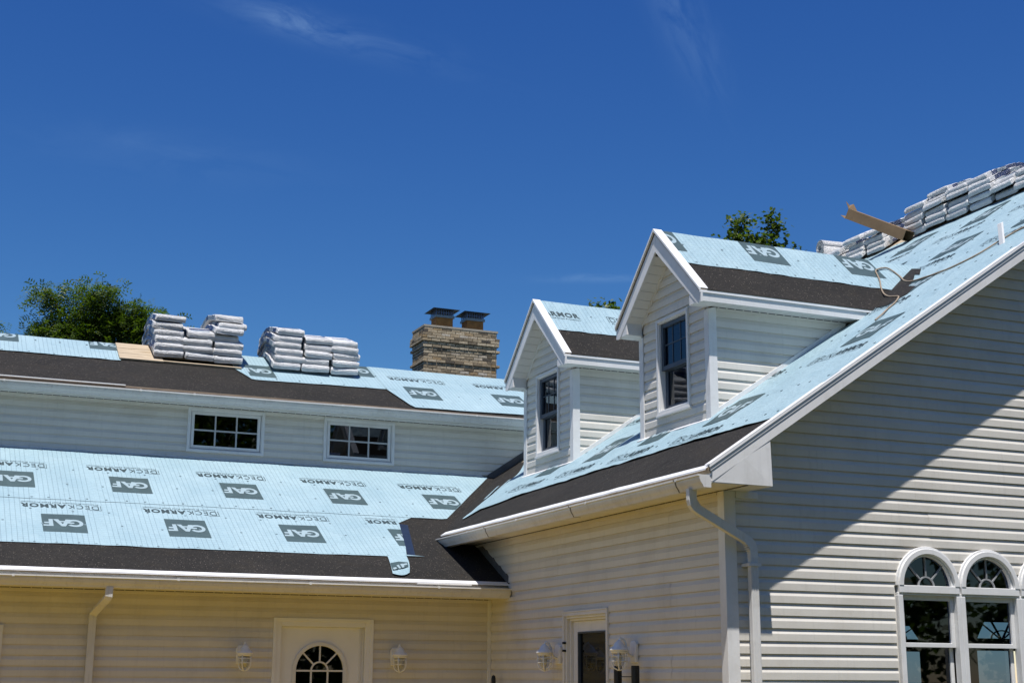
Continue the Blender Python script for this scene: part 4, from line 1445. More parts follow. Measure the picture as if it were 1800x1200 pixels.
# ------------------------------------------------------------------ dormers
DX, DXR, DH, DZ, DS_ = 6.93, 6.73, 0.68, 6.027, 0.954
DEV = 0.872
def dormer(yc, seed, texts):
    zt = lambda y: DZ-DS_*abs(y-yc)
    zs = 5.088                                         # soffit level
    # --- front wall
    PD = plane_fun('X', DX)
    win = (yc-0.322+0.0, yc+0.322, 4.185, 5.170)
    g = G()
    z0 = zr(DX)-0.02
    fr = backing('dormer_front', PD, yc-DH, yc+DH, z0, zs, [(win[0]+0.03, win[1]-0.03, win[2]+0.03, win[3])],
                 extra=[[(yc-DH, zs), (win[0]+0.03, zs), (win[0]+0.03, 5.14), (yc-DH, 5.14)], [(win[1]-0.03, zs), (yc+DH, zs), (yc+DH, 5.14), (win[1]-0.03, 5.14)],
                        [(yc-DH, 5.14), (yc+DH, 5.14), (yc+DH, zt(yc+DH)-0.08), (yc, DZ-0.08), (yc-DH, zt(yc-DH)-0.08)]])
    def bnd(z):
        w = min(DH-0.065, (DZ-0.20-z)/DS_)
        return (yc-w, yc+w)
    siding(fr, PD, 4.191, 4.065, DZ-0.215, bnd, [rect_hole(*win)], [win[2], win[3]], exp=0.1005)
    for s in (-1, 1):
        g = G()
        y = yc+s*DH
        g.prism([(DX-0.024, y+s*0.024, zr(DX)-0.01), (DX-0.024, y-s*0.062, zr(DX)-0.01), (DX-0.002, y-s*0.062, zr(DX)-0.01), (DX-0.002, y, zr(DX)-0.01), (DX+0.065, y, zr(DX)+0.02), (DX+0.065, y+s*0.024, zr(DX)+0.02)], (0, 0, zs-zr(DX)-0.015))
        g.obj('corner_post', 'trim', fr, bevel=0.003)
    g = G(); pbox(g, PD, yc-DH+0.064, yc+DH-0.064, zr(DX)+0.002, 4.062, 0.0, 0.014); g.obj('skirt_board', 'siding', fr)
    g = G(); g.prism([(DX-0.012, yc-DH-0.03, zr(DX)+0.010), (DX-0.012, yc+DH+0.03, zr(DX)+0.010), (DX-0.062, yc+DH+0.03, zr(DX-0.05)+0.014), (DX-0.062, yc-DH-0.03, zr(DX-0.05)+0.014)], (0, 0, 0.007)); g.obj('apron_flashing', 'drip_metal', fr)
    # --- window
    g = G()
    frame(g, PD, win[0], win[1], win[2], win[3], 0.034, -0.02, 0.034)
    frame(g, PD, win[0]+0.030, win[1]-0.030, win[2]+0.030, win[3]-0.030, 0.016, -0.05, 0.020)
    pbox(g, PD, win[0]-0.01, win[1]+0.01, win[2]-0.025, win[2]-0.001, 0.0, 0.045)
    wd = g.obj('dormer_window', 'trim', HOUSE, bevel=0.003)
    a, b = win[0]+0.047, win[1]-0.047
    mz = 4.66
    g = G(); frame(g, PD, a, b, mz-0.02, win[3]-0.047, 0.042, -0.045, -0.004); g.obj('upper_sash', 'dark_sash', wd)
    g = G(); frame(g, PD, a, b, win[2]+0.047, mz+0.018, 0.046, -0.075, -0.046); g.obj('lower_sash', 'dark_sash', wd)
    g = G()
    for k in (1, 2):
        u = a+0.04+(b-a-0.08)*k/3
        pbox(g, PD, u-0.005, u+0.005, mz+0.02, win[3]-0.09, -0.036, -0.024)
    pbox(g, PD, a+0.04, b-0.04, 4.895, 4.905, -0.0365, -0.0235)
    g.obj('muntin_grid', 'dark_sash', wd)
    g = G(); g.add([PD(a+0.03, mz, -0.03), PD(b-0.03, mz, -0.03), PD(b-0.03, win[3]-0.07, -0.03), PD(a+0.03, win[3]-0.07, -0.03)], [(0, 1, 2, 3)]); g.obj('pane', 'glass', wd)
    g = G(); g.add([PD(a+0.03, win[2]+0.07, -0.06), PD(b-0.03, win[2]+0.07, -0.06), PD(b-0.03, mz, -0.06), PD(a+0.03, mz, -0.06)], [(0, 1, 2, 3)]); g.obj('pane', 'glass', wd)
    # --- cheek walls
    for s in (-1, 1):
        PK = plane_fun('Y', yc+s*DH, s)
        g = G()
        g.add([PK(DX, zr(DX)-0.02, -0.003), PK(8.62, zs+0.06, -0.003), PK(DX, zs+0.06, -0.003)], [(0, 1, 2)])
        ck = g.obj('dormer_cheek', 'siding', HOUSE)
        siding(ck, PK, 4.191, 4.02, zs, lambda z: (DX+0.064, (z-RK)/RS-0.065), exp=0.1005)
        g = G()
        x0, x1 = DX+0.06, 8.50
        g.prism([PK(x0, zr(x0)+0.018, 0.0), PK(x1, zr(x1)+0.018, 0.0), PK(x1, zr(x1)+0.072, 0.0), PK(x0, zr(x0)+0.072, 0.0)], (0, s*0.022, 0))
        g.obj('rake_channel', 'trim', ck, bevel=0.002)
        g = G()
        g.prism([PK(DX, zr(DX)+0.005, 0.0), PK(x1, zr(x1)+0.005, 0.0), PK(x1, zr(x1)+0.0175, 0.0), PK(DX, zr(DX)+0.0175, 0.0)], (0, s*0.016, 0))
        g.obj('step_flashing', 'caulk', ck)
        g = G(); g.box(DX+0.07, 8.45, min(yc+s*(DH+0.006), yc+s*(DH+0.022)), max(yc+s*(DH+0.006), yc+s*(DH+0.022)), zs-0.034, zs-0.001); g.obj('frieze_channel', 'siding', ck)
    # --- roof slopes
    xr = (DZ-RK)/RS
    xe = (zt(yc+DEV)-RK)/RS
    ze = zt(yc+DEV)
    for s in (-1, 1):
        nn = Vector((0, s*DS_, 1)).normalized()
        ye = yc+s*DEV
        poly = [(DXR, ye, ze), (xe+0.04, ye, ze), (xr+0.04, yc, DZ), (DXR, yc, DZ)]
        g = G(); g.prism([Vector(p)-nn*0.03 for p in poly], nn*0.0295)
        rf = g.obj('dormer_roof', 'wood', HOUSE)
        sD = Surf((0, ye, ze), (1, 0, 0), (0, -s, DS_), 0.004, 2.4, seed+s)
        sDm = Surf((0, ye, ze), (1, 0, 0), (0, -s, DS_), 0.0012, 3.0, seed+7+s)
        Lv = DEV*math.sqrt(1+DS_*DS_)
        xm = lambda v: xe+(xr-xe)*v/Lv
        # membrane: u limited by the valley -> build as strips in v
        def mesh_sheet(name, v0, v1, u0, off, mat, par, edge=None, back=0.0, curl=0.0):
            nu_, nv = 44, max(3, int((v1-v0)/0.06))
            gg = G(); gg.uv = []
            for i in range(nu_+1):
                for j in range(nv+1):
                    va = v0 + (edge(u0+(xm(v0)-u0)*i/nu_) if edge else 0)
                    v = va+(v1-va)*j/nv
                    u = u0+(xm(v)-back-u0)*i/nu_
                    gg.v.append(tuple(sD.p(u, v, off+(curl*abs(noise.noise((u*4, seed, 2))) if j == 0 else 0)) if mat == 'sheet' else sDm.p(u, v, off))); gg.uv.append((u, v))
            for i in range(nu_):
                for j in range(nv):
                    a_ = i*(nv+1)+j
                    gg.f.append([a_, a_+nv+1, a_+nv+2, a_+1]); gg.m.append(0)
            return gg.obj(name, mat, par, smooth=True)
        mesh_sheet('dormer_membrane', 0.0, 0.66, DXR+0.07, 0.004, 'membrane', HOUSE)
        un = mesh_sheet('dormer_underlayment', 0.52, Lv-0.001, DXR+0.075, 0.010, 'sheet', HOUSE, edge=edge_n(0.014, 1.4, seed), back=0.0, curl=0.014)
        if s < 0:
            for kind, u, v, rot in texts:
                lim = [((DXR+0.08, 0), (-1, 0)), ((0, Lv-0.004), (0, 1))]
                if kind == 'logo': logo(sD, u, v, 0.010, rot, un, lim)
                else: words(sD, u, v, 0.010, rot, un, lim)
        pts = []
        for k in range(11):
            u = DXR+0.2+k*0.23
            if u < xm(0.56)-0.1: pts.append((u, 0.56))
            if u < xm(0.95)-0.1 and k % 2 == 0: pts.append((u, 0.93))
        caps_of(sD, pts, 0.010, un)
        # rake drip edge, board and lower trim on the front
        d = Vector((0, -s, DS_))
        def pt(y, dz, x): return (x, y, zt(y)+dz)
        g = G()
        g.prism([pt(ye, -0.020, DXR), pt(yc, -0.020, DXR), pt(yc, -0.225, DXR), pt(ye-s*0.075, -0.195, DXR), pt(ye, -0.118, DXR)], (0.02, 0, 0))
        rb = g.obj('dormer_rake_board', 'trim', HOUSE)
        g = G()
        g.prism([pt(ye, -0.010, DXR-0.020), pt(yc, -0.010, DXR-0.020), pt(yc, 0.012, DXR-0.020), pt(ye, 0.012, DXR-0.020)], (0.0195, 0, 0))
        g.prism([pt(ye, 0.013, DXR-0.020), pt(yc, 0.013, DXR-0.020), pt(yc, 0.013, DXR+0.08), pt(ye, 0.013, DXR+0.08)], (0, 0, 0.005))
        g.obj('rake_drip_edge', 'drip_metal', rb)
        # soffit panels under the rake
        for k in range(9):
            ya, yb = yc+s*(0.055+k*0.076), yc+s*(0.055+(k+1)*0.076-0.005)
            g = G()
            dz = -0.205
            g.prism([(DXR+0.021, ya, zt(ya)+dz), (DXR+0.021, yb, zt(yb)+dz), (DX-0.001, yb, zt(yb)+dz), (DX-0.001, ya, zt(ya)+dz)], (0, 0, 0.009))
            g.obj('soffit_panel', 'soffit', rb)
        g = G()
        for (ya, yb) in ((yc+s*0.02, yc+s*(DH-0.02)),):
            g.prism([(DX-0.018, ya, zt(ya)-0.205), (DX-0.018, yb, zt(yb)-0.205), (DX-0.018, yb, zt(yb)-0.24), (DX-0.018, ya, zt(ya)-0.24)], (0.012, 0, 0))
        g.obj('gable_channel', 'trim', rb)
        # cornice return
        yi = yc+s*(DH-0.035); yo = yc+s*(DEV-0.034)
        g = G()
        g.prism([(DXR+0.004, yi, zs-0.004), (DXR+0.004, yo, zs-0.004), (DXR+0.004, yo, zt(yo)-0.085), (DXR+0.004, yi, zt(yi)-0.195)], (DX-DXR-0.012, 0, 0))
        g.obj('cornice_return', 'trim', rb, bevel=0.003)
        # eave fascia, lower trim, soffit, drip edge
        g = G()
        yf = yc+s*(DEV-0.012)
        lo_, hi_ = sorted((yf, yf-s*0.018))
        g.box(DXR+0.002, xe-0.10, lo_, hi_, zs-0.001, ze-0.022)
        fs_ = g.obj('dormer_fascia', 'trim', HOUSE)
        g = G()
        ya_, yb_ = sorted((yc+s*DEV+s*0.030, yc+s*DEV-s*0.03))
        y_out = yc+s*(DEV-0.001)
        g.prism([(DXR-0.014, y_out, ze-0.028), (DXR-0.014, y_out, ze-0.006), (DXR-0.014, yc+s*(DEV-0.05), ze+0.05*DS_+0.0045), (DXR-0.014, yc+s*(DEV-0.05), ze+0.05*DS_+0.001), (DXR-0.014, y_out-s*0.004, ze-0.012), (DXR-0.014, y_out-s*0.004, ze-0.028)], (xe-DXR-0.02, 0, 0))
        g.obj('eave_drip_edge', 'drip_metal', fs_)
        g = G()
        sa, sb = sorted((yc+s*(DH+0.005), yc+s*(DEV-0.033)))
        nP = 18
        for k in range(nP):
            x0 = DX+0.0+(xe-0.14-DX)*k/nP; x1 = DX+(xe-0.14-DX)*(k+1)/nP-0.004
            g.box(x0, x1, sa, sb, zs, zs+0.008)
        g.obj('eave_soffit', 'soffit', fs_)
        g = G()
        ca, cb = sorted((yc+s*(DH+0.008), yc+s*(DH+0.024)))
        for k in range(nP):
            x0 = DX+0.01+(xe-0.14-DX)*k/nP; x1 = DX-0.008+(xe-0.14-DX)*(k+1)/nP
            g.box(x0, x1, ca, cb, zs-0.008, zs-0.0005)
        g.obj('soffit_channel', 'caulk', fs_)

LvD = DEV*math.sqrt(1+DS_*DS_)
dormer(12.12, 61.0, [('logo', 6.60+0.10, 1.03, True), ('logo', 7.925, 1.03, True), ('logo', 9.12, 1.03, True)])
dormer(15.13, 73.0, [('words', 6.81, 0.905, False), ('words', 8.03, 0.90, False)])
# torn membrane where the near dormer's roof runs into the main roof
g = G()
pp = [(10.153, 12.548), (10.38, 12.968), (9.698, 11.656), (9.50, 11.45), (9.562, 11.60), (9.299, 11.316), (9.142, 11.195), (9.027, 10.944), (8.858, 10.869), (8.70, 10.99), (8.76, 11.25), (9.2, 11.62), (9.6, 11.95)]
g.add([tuple(SR.p(y, xV(x), 0.024)) for x, y in [pp[i] for i in (0, 2, 3, 4, 5, 6, 7, 8, 9, 10, 11, 12)]], [list(range(12))])
g.obj('valley_membrane', 'membrane', HOUSE)

# ------------------------------------------------------------------ chimney
CX0, CX1, CY0, CY1 = 6.915, 8.11, 19.6, 20.15
g = G()
g.box(CX0+0.012, CX1-0.012, CY0+0.012, CY1-0.012, 4.5, 6.745)
g.box(CX0-0.004, CX1+0.004, CY0-0.004, CY1+0.004, 6.745, 6.775)
CH = g.obj('chimney', 'mortar', HOUSE)
def brick_mesh(l, h, w):
    gg = G(); gg.box(-l/2, l/2, -w/2, w/2, -h/2, h/2)
    me = bpy.data.meshes.new('brick'); me.from_pydata(gg.v, [], gg.f); me.materials.append(MATS['brick'])
    bm = bmesh.new(); bm.from_mesh(me)
    bmesh.ops.bevel(bm, geom=bm.edges[:], offset=0.003, segments=1, affect='EDGES')
    bm.to_mesh(me); bm.free()
    return me
BL, BH, BT = 0.140, 0.0375, 0.08
HB = 0.066
full, half = brick_mesh(BL, BH, BT), brick_mesh(HB, BH, BT)
nbrick = 0
def lay(me, x, y, z, rz):
    global nbrick
    o = link('brick', me, CH)
    o.location = (x+random.uniform(-0.002, 0.002), y+random.uniform(-0.002, 0.002), z)
    o.rotation_euler = (0, 0, rz+random.uniform(-0.006, 0.006))
    nbrick += 1
crs = 0.0455
z = 5.90
row = 0
# out-steps of the courses, counted from the top
steps = {}
top = 6.745
nrow = int((top-z)/crs)
for r in range(nrow):
    zc = top-crs*(r+0.5)
    st = {0: -0.002, 1: 0.010, 2: 0.022, 3: 0.034, 4: 0.034, 5: 0.010, 6: 0.016, 7: 0.004, 11: 0.016}.get(r, 0.0)
    x0, x1, y0, y1 = CX0-st, CX1+st, CY0-st, CY1+st
    off = 0.07 if r % 2 else 0.0
    x = x0
    first = True
    while x < x1-0.05:
        if first and off: me, l = half, HB
        else: me, l = full, BL
        first = False
        if x+l > x1: me, l = half, HB
        if x+l > x1+0.02: break
        lay(me, x+l/2, y0+BT/2, zc, 0)
        x += l+0.007
    y = y0+BT+0.01 if not off else y0+BT+0.01
    while y < y1-0.05:
        me, l = (full, BL) if y+BL <= y1+0.02 else (half, HB)
        lay(me, x0+BT/2, y+l/2, zc, math.pi/2)
        y += l+0.007
for fx in (7.27, 7.77):
    g = G()
    a = 0.135
    g.box(fx-a, fx+a, 19.80-0.12, 19.80+0.12, 6.70, 6.93)
    fl = g.obj('flue', 'flue_clay', HOUSE, bevel=0.01)
    g = G(); g.box(fx-a-0.018, fx+a+0.018, 19.80-0.138, 19.80+0.138, 6.925, 6.962); g.obj('flue_collar', 'collar_metal', fl)
    g = G()
    for k in range(8):
        for s in (-1, 1):
            xx = fx-a+2*a*k/7
            g.box(xx-0.004, xx+0.004, 19.80+s*0.125-0.003, 19.80+s*0.125+0.003, 6.96, 7.045)
            yy = 19.80-0.12+0.24*k/7
            g.box(fx+s*0.135-0.003, fx+s*0.135+0.003, yy-0.004, yy+0.004, 6.96, 7.045)
    g.box(fx-a, fx+a, 19.67, 19.678, 7.0, 7.006)
    g.obj('spark_screen', 'mesh_metal', fl)
    g = G()
    b = 0.215
    zc = 7.045
    g.add([(fx-b, 19.58, zc), (fx+b, 19.58, zc), (fx+b, 20.02, zc), (fx-b, 20.02, zc), (fx-0.03, 19.79, zc+0.05), (fx+0.03, 19.79, zc+0.05), (fx+0.03, 19.81, zc+0.05), (fx-0.03, 19.81, zc+0.05)],
          [(0, 3, 2, 1), (4, 5, 6, 7), (0, 1, 5, 4), (1, 2, 6, 5), (2, 3, 7, 6), (3, 0, 4, 7)])
    g.obj('flue_cap', 'black_metal', fl)

# ------------------------------------------------------------------ wall lanterns (local: wall at y=0, lamp out along -y)
def lathe(g, prof, n=20, c=(0, 0, 0), mi=0):
    rings = [[(c[0]+r*math.cos(2*math.pi*k/n), c[1]+r*math.sin(2*math.pi*k/n), c[2]+z) for k in range(n)] for r, z in prof]
    g.loft(rings, True, True, mi)
def lantern(loc, rz, label):
    L = empty('wall_lantern', loc, label, 'wall lamp', 'caged lanterns on the walls', rz)
    oy = -0.165
    g = G()
    g.prism([(-0.055, -0.001, -0.10), (0.055, -0.001, -0.10), (0.06, -0.001, 0.06), (0.035, -0.001, 0.09), (-0.035, -0.001, 0.09), (-0.06, -0.001, 0.06)], (0, -0.028, 0))
    g.obj('back_plate', 'lantern_white', L, bevel=0.006)
    g = G()
    g.tube([(0, -0.02, -0.045), (0, -0.06, -0.035), (0, -0.09, 0.01), (0, -0.095, 0.055), (0, -0.115, 0.095), (0, -0.15, 0.112), (0, oy+0.012, 0.105), (0, oy, 0.085)], 0.010, 8)
    g.obj('arm', 'lantern_white', L, smooth=True)
    g = G(); lathe(g, [(0.012, 0.095), (0.022, 0.085), (0.045, 0.062), (0.055, 0.040), (0.078, 0.022), (0.086, 0.008), (0.084, 0.0), (0.060, 0.002)], 24, (0, oy, 0)); g.obj('hood', 'lantern_white', L, smooth=True)
    g = G(); lathe(g, [(0.072, 0.0), (0.076, -0.012), (0.066, -0.020), (0.05, -0.018)], 24, (0, oy, 0)); g.obj('collar', 'lantern_white', L)
    g = G(); lathe(g, [(0.050, -0.018), (0.054, -0.05), (0.050, -0.10), (0.036, -0.13), (0.012, -0.142)], 20, (0, oy, 0)); g.obj('glass_jar', 'jar_glass', L, smooth=True)
    g = G(); lathe(g, [(0.014, -0.02), (0.026, -0.045), (0.028, -0.075), (0.014, -0.10)], 12, (0, oy, 0)); g.obj('bulb', 'lantern_white', L, smooth=True)
    for k in range(4):
        a = R(45+90*k)+0.2
        g = G(); g.tube([(r*math.cos(a), oy+r*math.sin(a), z) for r, z in ((0.066, -0.016), (0.068, -0.07), (0.064, -0.115), (0.045, -0.15), (0.015, -0.165), (0.0, -0.167))], 0.0065, 6); g.obj('cage_bar', 'lantern_white', L, smooth=True)
    for z, r in ((-0.045, 0.068), (-0.088, 0.067)):
        g = G(); g.tube([(r*math.cos(t*math.pi/9), oy+r*math.sin(t*math.pi/9), z) for t in range(19)], 0.0035, 6, caps=False); g.obj('cage_ring', 'lantern_white', L, smooth=True)
    return L
lantern((3.345, YL-0.014, 1.835), 0, 'white caged wall lantern left of the front door with the arched light')
lantern((5.02, YL-0.014, 1.832), 0, 'white caged wall lantern right of the front door with the arched light')
lantern((XW-0.014, 13.135, 1.845), -math.pi/2, 'white caged lantern on the side wall, left of the glazed side door')
lantern((XW-0.014, 11.53, 1.845), -math.pi/2, 'white caged lantern on the side wall overlapping the glazed side door')

# ------------------------------------------------------------------ shingle bundles
def bundle_mesh(seed, slope, rr, Lf, Lb, Wd, Th, Te, axis='Y'):
    """wrapped bundle bent over a ridge: Lf/Lb lengths in front of and behind the bend, Te thickness at the ends"""
    g = G()
    nl, m = 34, 24
    rings = []
    ts = []
    for i in range(nl+1):
        s = -Lf+(Lf+Lb)*i/nl
        if i == 1: s = -Lf+0.008
        if i == 2: s = -Lf+0.030
        if i == nl-1: s = Lb-0.008
        if i == nl-2: s = Lb-0.030
        hy = s*0.93
        q = math.sqrt((slope*hy)**2+rr*rr)
        hz = -(q-rr)
        tx = -slope*slope*hy/q
        nrm = Vector((0, -tx, 1)).normalized()
        e = min(s+Lf, Lb-s)
        endk = min(1.0, 0.55+0.45*math.sqrt(max(0, e)/0.03)) if e < 0.03 else 1.0
        far = abs(s)/(Lf if s < 0 else Lb)
        th = (Th+(Te-Th)*far**1.5)*endk
        wd = Wd*(0.955+0.045*endk)*(1+0.02*noise.noise((s*5, seed, 0)))
        sag = 0.012*noise.noise((s*3, seed, 5))
        ring = []
        for k in range(m):
            a = 2*math.pi*(k+0.5)/m
            ca, sa = math.cos(a), math.sin(a)
            cx = math.copysign(abs(ca)**0.20, ca)*wd/2
            cz = math.copysign(abs(sa)**0.20, sa)*th/2
            n1 = noise.noise((cx*9+seed, s*8, cz*16+seed*2))
            n2 = noise.noise((cx*23+seed, s*21, cz*34+seed))
            cr = (1-min(1, abs(n1)*3.2))**2                      # sharp creases of the film
            d = 0.007*n1+0.006*n2-0.009*cr
            lean = 0.018*noise.noise((cz*6, seed*1.7, 1))
            ring.append(Vector((cx*(1+0.02*n2)+lean, hy+0.010*n1*(1 if e < 0.04 else 0), hz))+nrm*(cz+th*0.5+d+sag))
        rings.append(ring)
        ts.append(s)
    g.loft(rings, True, True)
    for fi, f in enumerate(g.f):
        if len(f) != 4: continue
        c = sum((Vector(g.v[i]) for i in f), Vector())/4
        i, k = fi//m, fi % m
        a = 2*math.pi*(k+1.0)/m
        s = ts[i]
        if abs(math.cos(a)) > 0.93 and -Lf+0.07 < s < Lb-0.1:
            g.m[fi] = 2 if noise.noise((s*5, seed, 3)) > -0.05 else 1
        elif math.sin(a) > 0.35:
            if -Lf+0.22 < s < -Lf+0.36 and c.x > -0.05*Wd: g.m[fi] = 2
            elif -Lf+0.05 < s < -Lf+0.17 and -0.34*Wd < c.x < 0.02*Wd: g.m[fi] = 3
    if axis == 'X':
        g.v = [(y, -x, z) for x, y, z in g.v]
    me = bpy.data.meshes.new('shingle_bundle')
    me.from_pydata(g.v, [], g.f)
    for x in ('wrap_white', 'wrap_grey', 'wrap_navy', 'wrap_blue'): me.materials.append(MATS[x])
    me.polygons.foreach_set('material_index', g.m)
    me.polygons.foreach_set('use_smooth', [False]*len(g.f))
    me.update()
    return me
BMY = [[bundle_mesh(3.1*i+1+17*q, US-0.045*i, 0.05, 0.63, 0.40, 0.385, 0.068, 0.086, 'Y') for q in range(2)] for i in range(7)]
BMX = [[bundle_mesh(4.7*i+2+13*q, RS-0.045*i, 0.05, 0.56, 0.50, 0.385, 0.056, 0.066, 'X') for q in range(2)] for i in range(7)]
ORD = ['bottom', 'second', 'third', 'fourth', 'fifth', 'sixth', 'seventh']
def stack(meshes, x, y, z, n, where, group, dz, jit=0.02, shift=None):
    for i in range(n):
        o = bpy.data.objects.new('shingle_bundle', random.choice(meshes[i]))
        COL.objects.link(o)
        sx, sy = (shift[i] if shift and i < len(shift) else (0, 0))
        o.location = (x+random.uniform(-jit, jit)+sx, y+random.uniform(-jit, jit)+sy, z+i*dz)
        o.rotation_euler = (random.uniform(-0.01, 0.01), random.uniform(-0.015, 0.015), random.uniform(-0.035, 0.035))
        lv = 'topmost' if i == n-1 else ('bottom' if i == 0 else ORD[i]+' up')
        tag(o, '%s white-wrapped shingle bundle in %s' % (lv, where), 'shingle bundle', group)
gL = 'shingle bundles saddled over the left wing ridge'
zr0 = zu(UYR)+0.040
stack(BMY, 2.975, UYR, zr0, 6, 'the leftmost stack, beside the bare boards', gL, 0.0685, 0.012)
stack(BMY, 3.375, UYR, zr0-0.004, 4, 'the low middle stack of the left three', gL, 0.071, 0.012)
stack(BMY, 3.775, UYR, zr0-0.008, 7, 'the tall third stack from the left', gL, 0.069, 0.012, [(0, 0), (0, 0), (-0.02, 0), (-0.06, 0.02), (-0.02, -0.05), (0.03, 0.03), (0.0, 0.05)])
zr1 = zu(UYR)+0.016
stack(BMY, 4.575, UYR, zr1, 6, 'the first and tallest stack left of the chimney', gL, 0.070, 0.014)
stack(BMY, 4.985, UYR, zr1, 5, 'the middle stack of three left of the chimney', gL, 0.070, 0.014)
stack(BMY, 5.385, UYR, zr1, 5, 'the stack nearest the chimney', gL, 0.072, 0.014)
gR = 'shingle bundles saddled over the main ridge'
zr2 = zr(XR)+0.012
for (y, n, where) in ((14.10, 5, 'the stack right beside the brown carton'), (13.69, 6, 'the second stack right of the brown carton'), (13.28, 5, 'the third stack right of the brown carton'),
                      (12.87, 5, 'the fourth stack right of the brown carton'), (12.46, 3, 'the fifth stack right of the brown carton'), (12.05, 3, 'the sixth stack right of the brown carton'),
                      (11.64, 6, 'the stack cut by the right edge of the photo')):
    stack(BMX, XR-0.02, y, zr2, n, where, gR, 0.0565, 0.03)
for (y, n, where) in ((14.96, 4, 'the far group, stack nearest the brown carton'), (15.38, 4, 'the far group, middle stack'), (15.80, 3, 'the far group, stack beside the felt roll')):
    stack(BMX, XR-0.02, y, zr2, n, where, gR, 0.057, 0.04)

# roll of felt lying on the far group
g = G()
spi = [(0.115*(0.35+0.65*t/40)*math.cos(t*0.55), 0.115*(0.35+0.65*t/40)*math.sin(t*0.55)) for t in range(41)]
rings = []
for a, b in spi:
    rings.append([(0, a, b), (0.95, a, b)])
g.loft(rings, False)
g.add([(0.0, spi[-1][0], spi[-1][1]), (0.95, spi[-1][0], spi[-1][1]), (0.95, -0.13, -0.22), (0.0, -0.10, -0.24)], [(0, 1, 2, 3)])
roll_o = g.obj('felt_roll', 'wrap_white', None, smooth=True, solid=0.004)
roll_o.location = (11.72, 16.26, zr2+0.13)
roll_o.rotation_euler = (0, 0, R(-6))
tag(roll_o, 'white roll of felt with a spiral end on the far shingle bundles', 'roll')

# ------------------------------------------------------------------ carton lying over the ridge
A_, B_ = Vector((11.35, 15.01, 7.70)), Vector((11.56, 14.12, 7.165))
ax = (B_-A_); ln = ax.length; ax.normalize()
sd = ax.cross(Vector((0, 0, 1))).normalized()
un = sd.cross(ax).normalized()
g = G()
hw, hh, th = 0.085, 0.070, 0.006
def cp(l, s, u): return tuple(A_+ax*l+sd*s+un*u)
for (s0, s1, u0, u1) in ((-hw, hw, -hh, -hh+th), (-hw, hw, hh-th, hh), (-hw, -hw+th, -hh+th, hh-th), (hw-th, hw, -hh+th, hh-th)):
    g.add([cp(0, s0, u0), cp(0, s1, u0), cp(0, s1, u1), cp(0, s0, u1), cp(ln, s0, u0), cp(ln, s1, u0), cp(ln, s1, u1), cp(ln, s0, u1)],
          [(0, 1, 2, 3), (4, 7, 6, 5), (0, 4, 5, 1), (1, 5, 6, 2), (2, 6, 7, 3), (3, 7, 4, 0)])
ct = empty('carton', tuple(B_), 'long brown cardboard carton with open end flaps jutting up from the main ridge', 'box')
ORG[ct.name] = Vector(B_)
bo = g.obj('carton_body', 'cardboard', ct)
for pts in ([(0, -hw, hh), (0, hw, hh), (-0.10, hw*0.8, hh+0.075), (-0.07, 0.01, hh+0.04), (-0.09, -hw*0.9, hh+0.07)], [(0, -hw, -hh), (0, hw, -hh), (-0.10, hw*0.9, -hh+0.02), (-0.11, -hw, -hh+0.03)], [(0, -hw, -hh), (0, -hw, hh), (-0.06, -hw-0.05, hh*0.7), (-0.06, -hw-0.06, -hh*0.6)]):
    g = G(); g.add([cp(*p) for p in pts], [list(range(len(pts)))]); g.obj('flap', 'cardboard', ct, solid=0.004)
g = G(); g.add([cp(0.02, -hw+th, -hh+th), cp(0.02, hw-th, -hh+th), cp(0.02, hw-th, hh-th), cp(0.02, -hw+th, hh-th)], [(0, 1, 2, 3)])

# ------------------------------------------------------------------ rope, stake
RP = [(9.60, 9.85, 'm'), (9.716, 10.164, 'm'), (9.549, 10.312, 'm'), (9.328, 10.397, 'm'), (9.196, 10.701, 'm'), (9.236, 11.18, 'm'), (9.307, 11.40, 'm'), (9.45, 11.66, 'm'),
      (9.554, 11.843, 'd'), (9.525, 11.939, 'd'), (9.47, 11.972, 'd'), (9.343, 11.933, 'd'), (9.271, 11.887, 'd'), (9.231, 11.806, 'd'), (9.184, 11.716, 'd'), (9.108, 11.607, 'd'), (9.055, 11.504, 'd'),
      (8.99, 11.34, 'm'), (8.893, 11.122, 'm'), (8.818, 10.973, 'm'), (8.646, 10.818, 'm'), (8.509, 10.762, 'm'), (8.386, 10.688, 'm'), (8.255, 10.633, 'm')]
P3 = []
for x, y, w in RP:
    if w == 'm': P3.append(Vector((x, y, zr(x)+0.035)))
    else: P3.append(Vector((x, y, DZ-DS_*abs(y-12.12)+0.035)))
def catmull(P, k=6):
    out = []
    for i in range(len(P)-1):
        p0, p1, p2, p3 = P[max(0, i-1)], P[i], P[i+1], P[min(len(P)-1, i+2)]
        for j in range(k):
            t = j/k
            out.append(0.5*((2*p1)+(p2-p0)*t+(2*p0-5*p1+4*p2-p3)*t*t+(3*p1-p0-3*p2+p3)*t**3))
    out.append(P[-1])
    return out
g = G(); g.tube(catmull(P3), 0.0085, 7)
tag(g.obj('safety_rope', 'rope_fibre', None, smooth=True), 'tan rope looping over the near dormer roof and up the main roof', 'rope')
g = G()
sx, sy = 9.454, 10.187
sz = zr(sx)+0.006
g.prism([(sx-0.012, sy+0.03, sz), (sx-0.012, sy-0.03, sz), (sx+0.012, sy-0.03, sz+0.012), (sx+0.012, sy+0.03, sz+0.012)], (0.045, 0.055, 0.235))
tag(g.obj('stake', 'trim', None, bevel=0.003), 'short white stake standing on the main roof beside the rope', 'stake')

